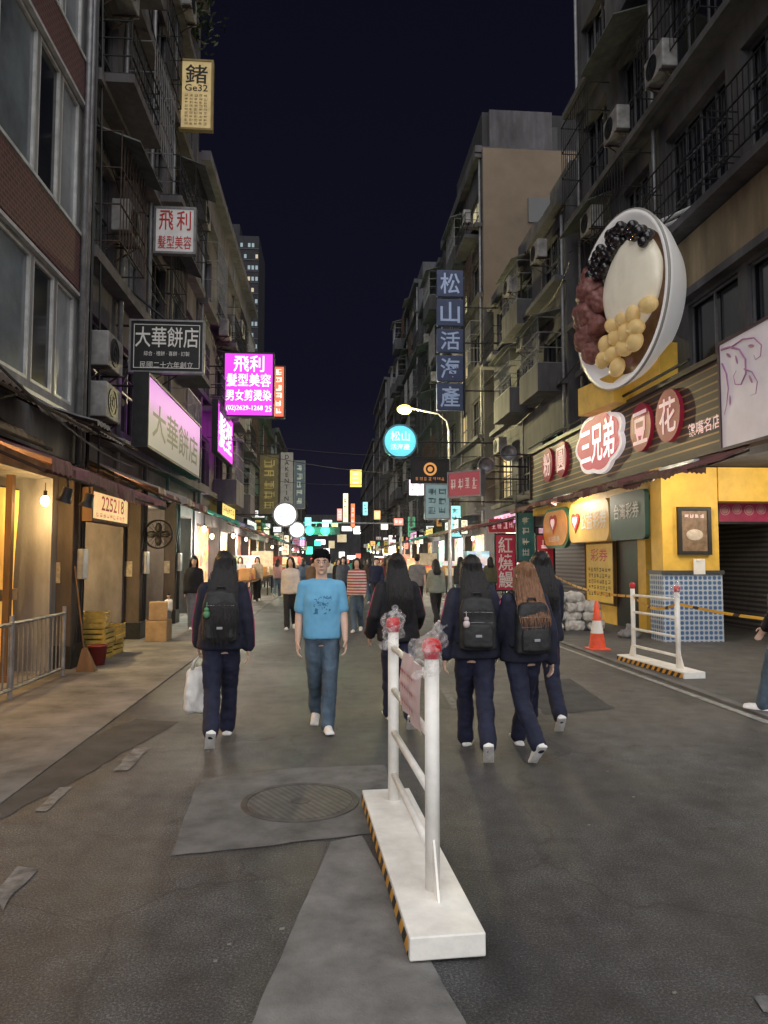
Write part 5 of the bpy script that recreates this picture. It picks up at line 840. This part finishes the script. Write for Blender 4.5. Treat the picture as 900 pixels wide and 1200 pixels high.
# sacks
SK=pm('white_sack',(.5,.49,.47),.6,.3,6,.4,25); rr=random.Random(8); c0=G(676,741); n=0
for lev in range(4):
    for j in range(3 if lev<3 else 2):
        m=MB(); m.loft([(0,0,z,w,d) for z,w,d in((0,.15,.2),(.03,.2,.26),(.11,.22,.28),(.19,.2,.26),(.22,.14,.2))],20,.6); o=link('sack',remesh(m,.02,1,1,.05,7,(1,1,1),n+1),SK,None,True); o.location=(c0.x-.42+.42*j+.05*rr.random(),c0.y+.3+.1*rr.random(),.02+.205*lev); o.rotation_euler.z=rr.uniform(-.25,.25); n+=1
        tag(o,'white sack in the pile behind the cone, %s row, %s'%(['bottom','second','third','top'][lev],['left','middle','right'][j]),'sack')
c=G(738,748); m=MB(); m.loft([(0,0,z,w,d) for z,w,d in((0,.2,.16),(.05,.24,.2),(.14,.17,.13),(.2,.06,.05),(.26,.08,.06))],18); o=link('rubbish_bag',remesh(m,.018,1,1,.05,8),pm('grey_bag',(.16,.16,.17),.3,.3,8,.4,20),None,True); o.location=(c.x,c.y,.02); tag(o,'crumpled grey plastic bag on the pavement behind the kerb barrier','bag')
# tape
TP=stripe('caution_tape',(.66,.36,.04),(.05,.03,.02),(0,1,.6),2.2,.85); r=E('caution_tape','yellow caution tape strung along the right pavement','tape',(5,12,0)); q1=V(onb(cc2,ang2,.72,z=1.02)); q0=V((5.3,17.,1.25)); q2=V(onb(cc2,ang2,-.52,z=.98)); q3=V((6.6,7.6,.92))
for a,b in((q0,q1),(q1,q2),(q2,q3)):
    m=MB(); pts=[a.lerp(b,t/10)-Z*.12*4*(t/10)*(1-t/10) for t in range(11)]
    m.add([p+Z*.02 for p in pts]+[p-Z*.02+V((.01*sin(i),0,0)) for i,p in enumerate(pts)],[(i,i+1,12+i,11+i) for i in range(10)]); m.build('tape_span',TP,r)
r=E('tape_post','thin post holding the caution tape by the red signs','post',(5.3,17.,0)); MB().tube([(5.3,17,.04),(5.3,17,1.35)],.02,8).build('shaft',STEEL,r); MB().lathe([(0,.02),(.16,.02),(.16,.06),(.03,.07)],(5.3,17,0),Z,20).build('base',BLACK,r)
for px,py,l in((596,531,'larger grey loudspeaker horn under the grey block balcony'),(570,545,'smaller grey horn beside the street lamp pole')):
    c=aY(px,py,24); r=E('loudspeaker_horn',l,'loudspeaker',c); MB().lathe([(.04,-.3),(.07,-.12),(.15,-.02),(.27,.06),(.28,.06),(.14,0),(.0,-.1)],c,V((-.3,-1,0)),24).build('horn',STEEL,r,smooth=True); MB().tube([c+V((0,.2,0)),V((7.,24.4,c.z))],.03,6).build('bracket',DK,r)
m=MB(); rr=random.Random(6); c=aY(218,22,21)
for i in range(420):
    d=V((rr.gauss(0,.45),rr.gauss(0,.5),rr.gauss(0,.5))); q=c+d; a=V((rr.uniform(-1,1),rr.uniform(-1,1),rr.uniform(-1,1))).normalized()*.11; b=a.cross(V((rr.random(),rr.random(),rr.random()))).normalized()*.04; m.quad(q-a,q+b,q+a,q-b)
r=E('potted_shrub','leafy shrub growing on the high left balcony above the beige sign','plant',c-Z); m.build('foliage',pm('night_leaf',(.035,.05,.02),.6,.5,4,0),r); MB().lathe([(0,-1.),(.2,-1.),(.26,-.6),(.22,-.6),(0,-.65)],c,Z,16).build('pot',RUST,r); MB().tube([c-Z*.65,c+Z*.1],.03,6).build('stem',WOOD,r)
# ---------------- light
w=bpy.data.worlds.new('World'); S.world=w; w.use_nodes=True; n=w.node_tree.nodes; l=w.node_tree.links; bg=n['Background']; t=n.new('ShaderNodeTexCoord'); s=n.new('ShaderNodeSeparateXYZ'); l.new(t.outputs['Generated'],s.inputs[0])
l.new(ramp(n,l,s.outputs[2],[(0,(.016,.014,.026,1)),(.22,(.0060,.0058,.0138,1)),(.7,(.0038,.0038,.0095,1))]),bg.inputs['Color']); bg.inputs['Strength'].default_value=1.
L=bpy.data.lights.new('sun','SUN'); L.energy=3.2; L.angle=math.radians(105); L.color=(1,.98,.975); o=bpy.data.objects.new('sun',L); COL.objects.link(o); o.rotation_euler=V((.02,.70,-.71)).to_track_quat('-Z','Y').to_euler()
